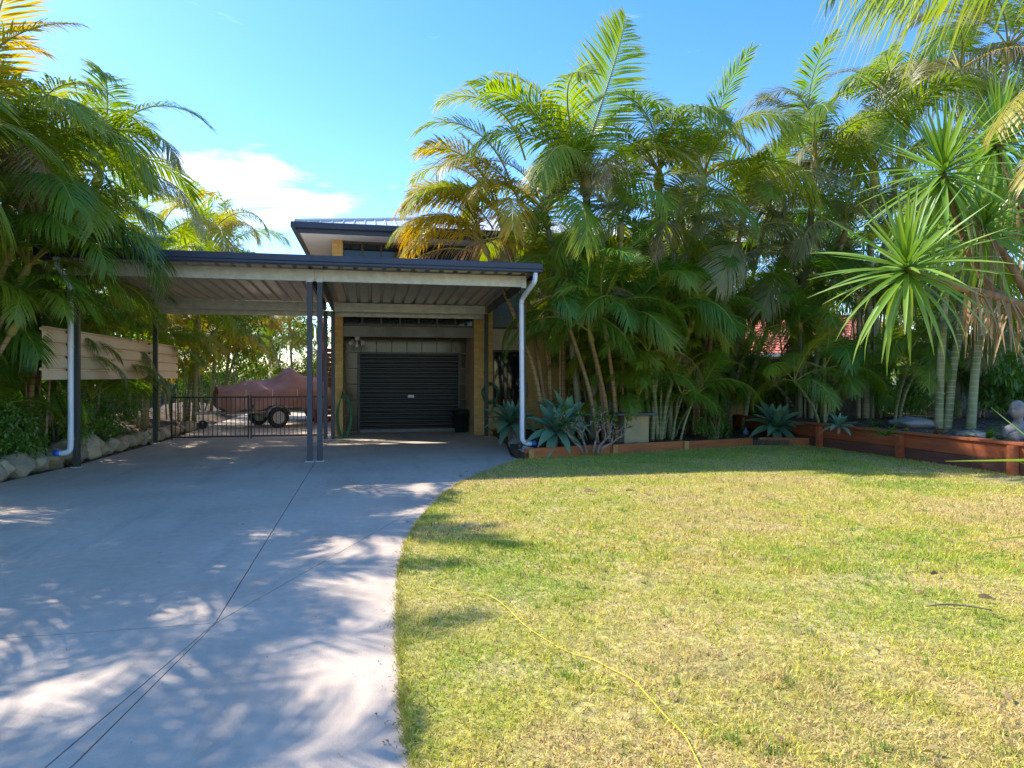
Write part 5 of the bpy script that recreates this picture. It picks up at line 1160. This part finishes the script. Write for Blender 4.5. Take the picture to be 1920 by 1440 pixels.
for k, (px, py) in enumerate([(1290, 805), (1370, 800), (1245, 815)]):
    p = W(px, py, 0.12); tuft('strap_leaf_plant', tufts[k], p.x, p.y, 0.12, 0.7, ['thin grassy plant by the fallen palm debris', 'thin grassy plant under the porch palm', 'thin grassy plant right against the pedestal'][k])

# ------------------------------------------------------------------ agaves
def blade_mesh(name, m, L_, w, curve, fold=0.25, n=7, base=0.5, tipk=1.0, peak=0.45):
    b = MB(); vs = []; cs = []; fs = []
    for i in range(n+1):
        t = i/n; a = curve*t; x = L_*t*math.cos(a*0.6); z = -L_*t*math.sin(a*0.6)
        k = (base+(1-base)*math.sin(math.pi*0.5*min(1, t/peak))) if t < peak else max(0.0, 1-((t-peak)/(1-peak))**1.7)
        hw = w*0.5*k+0.0015
        vs += [(x, -hw, z+fold*hw), (x, 0, z), (x, hw, z+fold*hw)]; cs += [(t, 0.5, 0)]*3
    for i in range(n):
        q = 3*i; fs += [(q, q+3, q+4, q+1), (q+1, q+4, q+5, q+2)]
    return b.add(vs, fs, cs).mesh(name, m, smooth=True, colors=True)
ag = [blade_mesh('agave_leaf', 'agave', 0.56, 0.145, c, 0.35, peak=0.5, base=0.42) for c in (0.1, 0.5, 0.9)]
def agave(x, y, z, s, n, label, tilt=(0, 0), stem=0.2):
    e = empty('agave', (x, y, z), label, 'agave')
    MB().tube([(0, 0, -0.06), (tilt[1]*0.1, 0, stem*0.5), (0, 0, stem)], [0.05*s, 0.045*s, 0.05*s], 8).build('stem', 'bark_grey', e, smooth=True)
    for k in range(n):
        q = k/(n-1); el_ = R(84-74*q+random.uniform(-6, 6)); a = k*2.399+random.uniform(-0.15, 0.15)
        mt = Matrix.Rotation(tilt[0], 4, 'X') @ Matrix.Rotation(tilt[1], 4, 'Y') @ Matrix.Rotation(a, 4, 'Z') @ Matrix.Rotation(-el_, 4, 'Y')
        ls = s*(0.62+0.5*min(1, q*1.6))*random.uniform(0.9, 1.08)
        inst('leaf', ag[min(2, int(q*3))], e, (math.cos(a)*0.02, math.sin(a)*0.02, stem+0.01+0.06*s*(1-q)), mt.to_euler(), ls)
p = W(955, 832, 0.12); agave(p.x+0.12, 13.9, 0.10, 1.05, 30, 'blue-green agave rosette against the house wall behind the downpipe', (0.3, 0), 0.38)
p = W(1040, 842, 0.12); agave(p.x, p.y, 0.12, 1.08, 30, 'large blue-green agave beside the downpipe outlet', (0.45, 0.1), 0.30)
agave(p.x+0.32, p.y+0.55, 0.12, 1.05, 28, 'taller agave rosette behind the large one at the downpipe', (0.5, 0.35), 0.5)
p = W(1462, 828, 0.05); agave(p.x, p.y+0.2, 0.03, 1.25, 30, 'broad grey-blue agave at the gap between the timber edgings', (0.42, 0), 0.28)
p = W(1585, 812, 0.46); agave(p.x+0.25, p.y+0.5, 0.46, 0.6, 18, 'small agave inside the raised bed corner', (0.2, 0), 0.06)
tag(MB().tube([W(1210, 800, 0.12), W(1214, 790, 0.2)], 0.01, 5).build('garden_stake', 'bark'), 'small dark stake in the soil beside the pedestal', 'stake')

# ------------------------------------------------------------------ yucca tree at the right, spiky plant at the near right
yk = [blade_mesh('yucca_leaf', 'yucca', 0.95, 0.050, c, 0.5, peak=0.35, base=0.7) for c in (0.05, 0.30, 0.75)]
yd = blade_mesh('dead_leaf', 'straw_leaf', 0.80, 0.045, 0.4, 0.6, peak=0.35, base=0.7)
yb = Vector((9.35, 6.0, 0.01))
yu = empty('yucca_tree', yb, 'leaning yucca with bright green sword-leaf heads and dead brown skirts', 'yucca')
def ystem(pts, r0, r1):
    P = cat_rom([Vector(p)-yb for p in pts], 6); MB().tube(P, [r0+(r1-r0)*i/(len(P)-1) for i in range(len(P))], 10).build('trunk', 'yucca_bark', yu, smooth=True); return P
def rosette(parent, c, axis, n, s, meshes, spread=(88, -40), name='leaf'):
    ax = Vector(axis).normalized(); rot = ax.to_track_quat('Z', 'Y').to_matrix().to_4x4()
    for k in range(n):
        q = k/(n-1); el_ = R(spread[0]+(spread[1]-spread[0])*q**0.9+random.uniform(-6, 6)); a = k*2.399+random.uniform(-0.2, 0.2)
        mt = rot @ Matrix.Rotation(a, 4, 'Z') @ Matrix.Rotation(-el_, 4, 'Y')
        i = 0 if q < 0.45 else (1 if q < 0.75 else 2)
        inst(name, meshes[min(i, len(meshes)-1)], parent, c+ax*(0.22*s*(0.5-q)), mt.to_euler(), s*random.uniform(0.85, 1.08)*(0.75+0.35*min(1, q*2)))
h1, h2, h3 = D(1700, 505, 8.0), D(1768, 325, 8.4), D(1868, 265, 8.9)
J = D(1940, 588, 8.4)
ystem([yb, yb+Vector((-0.35, 0.35, 1.1)), J, h1.lerp(J, 0.4), h1], 0.075, 0.036); ystem([J+Vector((0.15, -0.05, -0.2)), D(1862, 545, 8.6), D(1808, 450, 8.6), h2], 0.05, 0.036); ystem([yb+Vector((-0.2, 0.2, 0.9)), D(1960, 480, 8.8), h3], 0.07, 0.045)
h4, h5 = D(1842, 430, 8.6), D(1885, 350, 9.2)
ystem([J+Vector((0.2, 0.05, -0.2)), h4.lerp(J, 0.4)+Vector((0.1, 0, 0)), h4], 0.05, 0.04)
rosette(yu, h1-yb, (-0.35, -0.35, 0.8), 84, 1.14, yk); rosette(yu, h2-yb, (-0.25, -0.3, 0.9), 84, 1.12, yk, (88, -55)); rosette(yu, h3-yb, (0, -0.2, 1), 64, 1.08, yk, (88, -55)); rosette(yu, h4-yb, (-0.3, -0.5, 0.5), 64, 1.05, yk, (80, -50))
sk = MB()
def skirt(p, q, n):
    r = random.Random(int(p.x*100))
    for k in range(n):
        c = p.lerp(q, r.random())-yb; a = r.uniform(0, 6.28); L_ = r.uniform(0.45, 0.85); o_ = Vector((math.cos(a), math.sin(a), 0)); w_ = Vector((-o_.y, o_.x, 0))*0.017; cc = r.random()
        b0 = c+o_*0.07; m1_ = b0+o_*0.10+Vector((0, 0, -L_*0.4)); e_ = m1_+o_*0.03+Vector((r.gauss(0, 0.03), r.gauss(0, 0.03), -L_*0.6))
        sk.add([b0-w_, b0+w_, m1_+w_, m1_-w_, e_], [(0, 1, 2, 3), (3, 2, 4)], [(0, cc, 0), (0, cc, 0), (0.5, cc, 0), (0.5, cc, 0), (1, cc, 0)])
skirt(h1.lerp(J, 0.45), h1.lerp(J, 0.85), 46); skirt(h2.lerp(J, 0.25), h2.lerp(J, 0.6), 22); skirt(h3, D(1950, 470, 8.8), 20)
sk.build('dead_leaf_skirt', 'straw_leaf', yu, colors=True)['kind'] = 'stuff'
# spiky plant just outside the right edge; a few leaf tips reach into view
sb = Vector((3.42, 2.55, 0.014))
sp2 = empty('spiky_plant', sb, 'spiky green plant whose long leaf tips reach over the lawn from the right', 'plant')
MB().tube([(0, 0, -0.03), (0.02, 0.01, 0.5), (0.0, 0, 0.98)], [0.035, 0.03, 0.028], 8).build('stem', 'bark_grey', sp2, smooth=True)
def aimed(tip, start, m, s_w=1.0, roll=0.0):
    v_ = tip-start; L_ = v_.length
    q = v_.to_track_quat('X', 'Z').to_matrix().to_4x4() @ Matrix.Rotation(roll, 4, 'X')
    inst('leaf', m, sp2, start-sb, q.to_euler(), (L_/0.92, s_w, s_w))
st_leaf = blade_mesh('spiky_leaf', 'yucca', 0.92, 0.030, 0.0, 0.4, peak=0.3, base=0.8)
top = sb+Vector((0, 0, 0.98)); low = sb+Vector((0, 0, 0.86))
aimed(D(1772, 865, 2.75), top+Vector((0, 0, 0.10)), st_leaf, 1.0, 0.5); aimed(D(1848, 1089, 2.9), low+Vector((0, 0, -0.16)), st_leaf, 1.0, 0.3); aimed(D(1855, 962, 3.0), low+Vector((0, 0, 0.14)), st_leaf, 0.5, 0.4); aimed(D(1790, 1022, 3.1), low+Vector((0, 0, -0.10)), st_leaf, 0.45, 0.9)
for k in range(26):
    a = R(-130+k*8.6+random.uniform(-6, 6)); e_ = R(random.uniform(-15, 75)); v_ = Vector((math.cos(a)*math.cos(e_), math.sin(a)*math.cos(e_), math.sin(e_)))
    aimed(top+v_*random.uniform(0.5, 0.75), top+Vector((0, 0, random.uniform(-0.1, 0.05))), st_leaf, 1.0, random.uniform(-0.5, 0.5))

# ------------------------------------------------------------------ pedestal, bust, pots
pd_ = W(1192, 833, 0.10); pe = empty('garden_pedestal', (pd_.x, pd_.y+0.15, 0.10), 'square sandstone-coloured pedestal with a dark slab top among the palms', 'pedestal')
boxo('column', (-0.27, -0.2, -0.03), (0.27, 0.2, 0.60), 'pillar_stone', pe, 0.012); boxo('slab', (-0.46, -0.34, 0.602), (0.42, 0.30, 0.655), 'slate', pe, 0.008)
def bust():
    bm = bmesh.new(); bmesh.ops.create_uvsphere(bm, u_segments=48, v_segments=36, radius=1.0)
    for v_ in bm.verts:
        n = v_.co.copy(); x, y, z = n                      # face looks to -X
        p = Vector((n.x*0.115, n.y*0.095, n.z*0.135))
        if n.z < 0: p.x *= 1-0.10*(-n.z); p.y *= 1-0.28*(-n.z)**1.5
        fx = max(0, -n.x)
        p.x -= 0.030*fx**6*math.exp(-(n.y/0.16)**2)*math.exp(-((n.z+0.12)/0.16)**2)          # nose
        p.x -= 0.012*fx**4*math.exp(-(n.y/0.25)**2)*math.exp(-((n.z+0.45)/0.09)**2)          # lips
        p.x -= 0.014*fx**2*math.exp(-(n.y/0.28)**2)*math.exp(-((n.z+0.72)/0.14)**2)          # chin
        for s in (-1, 1):
            p.x += 0.016*fx**3*math.exp(-((n.y-0.36*s)/0.16)**2)*math.exp(-((n.z-0.10)/0.10)**2)  # eye sockets
            p.x -= 0.007*fx**3*math.exp(-((n.y-0.36*s)/0.2)**2)*math.exp(-((n.z-0.26)/0.06)**2)   # brows
            p.y += s*0.018*math.exp(-((n.x-0.12)/0.14)**2)*math.exp(-((n.z+0.12)/0.25)**2)*max(0, n.y*s)**2  # ears
        if n.z > 0.38+0.2*fx or (n.x > 0.25 and n.z > -0.45):
            p += n*(0.010+0.006*math.sin(n.x*26)*math.sin(n.y*26)*math.sin(n.z*24))           # curled hair
        v_.co = p+Vector((0, 0, 0.42))
    me = bpy.data.meshes.new('head'); bm.to_mesh(me); bm.free(); me.materials.append(M['stone_statue']); me.polygons.foreach_set('use_smooth', [True]*len(me.polygons)); return me
bp = D(1908, 800, 10.9); be = empty('stone_bust', (bp.x, bp.y, 0.46), 'carved grey stone bust of a curly-haired head facing along the wall', 'statue', rz=R(12)); be.scale = (1.15,)*3
inst('head', bust(), be)
tor = MB(); vs = []; fs = []; pr = [(0.14, 0.15, 0.0), (0.15, 0.22, 0.03), (0.15, 0.24, 0.10), (0.11, 0.20, 0.18), (0.065, 0.08, 0.23), (0.055, 0.058, 0.28), (0.055, 0.055, 0.34)]
for a, b, z in pr:
    for k in range(24): q = 2*math.pi*k/24; vs.append((a*math.cos(q)+0.015, b*math.sin(q), z))
for i in range(len(pr)-1):
    for k in range(24): k2 = (k+1) % 24; fs.append((i*24+k, i*24+k2, i*24+24+k2, i*24+24+k))
tor.add(vs, fs).build('shoulders', 'stone_statue', be, smooth=True)
p = W(1528, 806, 0.12); b = MB().lathe([(0.10, 0), (0.13, 0.02), (0.16, 0.22), (0.175, 0.24), (0.17, 0.27), (0.14, 0.27), (0.13, 0.2)], 20).build('glazed_pot', 'pot_blue', loc=(9.15, 13.75, 0.115), smooth=True)
tag(b, 'dark blue glazed pot behind the corner of the raised bed', 'pot')
p = W(1398, 815, 0.12)
b = MB().lathe([(0.05, 0), (0.06, 0.02), (0.055, 0.09), (0.025, 0.13), (0.03, 0.16), (0.005, 0.18)], 12).build('garden_ornament', 'blue_toy', loc=(p.x, p.y, 0.115), smooth=True); tag(b, 'little pale blue ornament beside the grey-blue agave', 'ornament')

# ------------------------------------------------------------------ things lying on the lawn
sp_px = [(845, 1076), (812, 1092), (808, 1101), (850, 1109), (885, 1111), (920, 1117), (950, 1140), (985, 1172), (1040, 1206), (1078, 1224), (1110, 1233), (1150, 1254), (1186, 1272), (1215, 1305), (1245, 1335), (1282, 1378), (1300, 1412), (1322, 1450)]
P = cat_rom([W(a, b, 0.031)+Vector((0, 0, random.uniform(-0.010, 0.006))) for a, b in sp_px], 5)
tag(MB().tube(P, 0.0026, 5).build('yellow_string', 'string_yellow', smooth=True), 'thin yellow string line trailing across the lawn', 'string')
def fallen(px, py, L_, w_, rz_, m, label, cat='leaf', curve=0.5):
    p = W(px, py, 0.045); b = MB(); vs = []; cs = []; fs = []; n = 6
    for i in range(n+1):
        t = i/n; k = math.sin(math.pi*(0.08+0.9*t))**0.8*w_*0.5; x = (t-0.5)*L_; y = curve*L_*(t-0.5)**2
        vs += [(x, y-k, 0.012*math.sin(t*5)), (x, y, -0.004), (x, y+k, 0.014+0.012*math.sin(t*5))]; cs += [(t, 0.5, 0)]*3
    for i in range(n): q = 3*i; fs += [(q, q+3, q+4, q+1), (q+1, q+4, q+5, q+2)]
    tag(b.add(vs, fs, cs).build('fallen_leaf', m, colors=True, loc=p, rot=(0.1, 0, rz_)), label, cat)
fallen(1108, 922, 0.17, 0.07, -0.3, 'straw_leaf', 'curled red-brown dead leaf lying on the lawn near the edging')
fallen(1183, 920, 0.13, 0.025, 0.2, 'straw_leaf', 'thin brown dead leaf beside the curled one on the lawn')
fallen(1853, 1122, 0.10, 0.03, -0.4, 'straw_leaf', 'small orange-brown dead leaf near the spiky plant')
fallen(1755, 1076, 0.09, 0.012, 0.3, 'litter', 'tiny dark curved leaf scrap on the lawn')
pts = [W(px, py, 0.035) for px, py in ((1735, 1137), (1770, 1133), (1815, 1136), (1860, 1144))]
tag(MB().tube(cat_rom(pts, 4), [0.003, 0.004, 0.005, 0.0055, 0.006, 0.006, 0.006, 0.006, 0.006, 0.006, 0.005, 0.005, 0.004], 5).build('dry_twig', 'bark', smooth=True), 'dark curved dry twig lying on the lawn', 'twig')

# ------------------------------------------------------------------ boundary fences and the neighbour's house
pal_me = MB().box((0, -0.009, 0), (0.096, 0.009, 1.8)).mesh('paling', 'paling')
def paling_fence(p0, p1, z, label, h=1.0, nmax=290):
    p0, p1 = Vector(p0), Vector(p1); L_ = (p1-p0).length; e = empty('paling_fence', (p0.x, p0.y, z), label, 'fence', rz=math.atan2(p1.y-p0.y, p1.x-p0.x))
    n = min(nmax, int(L_/0.102))
    for i in range(n): inst('paling', pal_me, e, (i*L_/n, 0, random.uniform(-0.015, 0.015)), (0, 0, 0), (1, 1, h))
    for zz in (0.35, 1.45): boxo('rail', (0, 0.012, zz*h), (L_, 0.055, zz*h+0.08), 'paling', e)
paling_fence((9.85, 17.5), (22.5, 17.5), 0.0, 'dark weathered timber paling fence behind the right palms', 1.12)
paling_fence((22.5, 17.5), (22.5, 3.0), 0.0, 'dark weathered timber paling fence along the right boundary', 1.12)
paling_fence((-9.2, 4.5), (-9.2, 34.75), 0.05, 'dark timber paling fence behind the left cane palms', 1.05)
paling_fence((-9.2, 34.8), (2.0, 34.8), -0.08, 'dark timber paling fence across the far end of the yard', 1.0)
nh = empty('neighbour_house', (18, 24.5, -0.08), 'neighbouring cream house with a terracotta tiled roof beyond the fence', 'house')
boxo('wall', (-7.2, 0.6, 0), (9, 8.4, 2.5), 'render_cream', nh)
for k in range(5):
    w_ = boxo('window', (-6+3*k, 0.56, 0.9), (-4.6+3*k, 0.597, 2.1), 'dark_glass', nh)
    boxo('frame', (-6.06+3*k, 0.55, 0.84), (-4.54+3*k, 0.595, 0.895), 'white_paint', w_); boxo('frame', (-6.06+3*k, 0.55, 2.105), (-4.54+3*k, 0.595, 2.16), 'white_paint', w_)
a, b, c, d_ = Vector((-7.9, 0, 2.5)), Vector((9.7, 0, 2.5)), Vector((9.7, 9, 2.5)), Vector((-7.9, 9, 2.5)); e1, e2 = Vector((-3.9, 4.5, 4.5)), Vector((5.7, 4.5, 4.5))
nr = MB().add([a, b, c, d_, e1, e2], [(0, 1, 5, 4), (1, 2, 5), (2, 3, 4, 5), (3, 0, 4), (0, 3, 2, 1)]).build('roof', 'roof_tile', nh)
tl = MB(); nrow = 15
for i in range(nrow):
    t0, t1 = i/nrow, (i+1)/nrow; xa, xb = -7.9+4*t0, 9.7-4*t0; n = int((xb-xa)/0.30)
    for k in range(n):
        x0_, x1_ = xa+(xb-xa)*k/n, xa+(xb-xa)*(k+1)/n-0.02; y0_, y1_ = 4.5*t0-0.03, 4.5*t1; z0_, z1_ = 2.5+2*t0+0.055, 2.5+2*t1+0.02; mx = (x0_+x1_)/2
        tl.add([(x0_, y0_, z0_-0.03), (mx, y0_, z0_+0.03), (x1_, y0_, z0_-0.03), (x0_, y1_, z1_-0.03), (mx, y1_, z1_+0.03), (x1_, y1_, z1_-0.03)], [(0, 1, 4, 3), (1, 2, 5, 4), (0, 2, 1)])
tl.build('tile_courses', 'roof_tile', nr)['kind'] = 'stuff'
MB().tube([a+Vector((0, 0, .05)), e1+Vector((0, 0, .05)), e2+Vector((0, 0, .05)), b+Vector((0, 0, .05))], 0.09, 6).build('ridge_cap', 'roof_tile', nr)
boxo('gutter', (-8.0, -0.12, 2.40), (9.8, -0.01, 2.52), 'white_paint', nh)
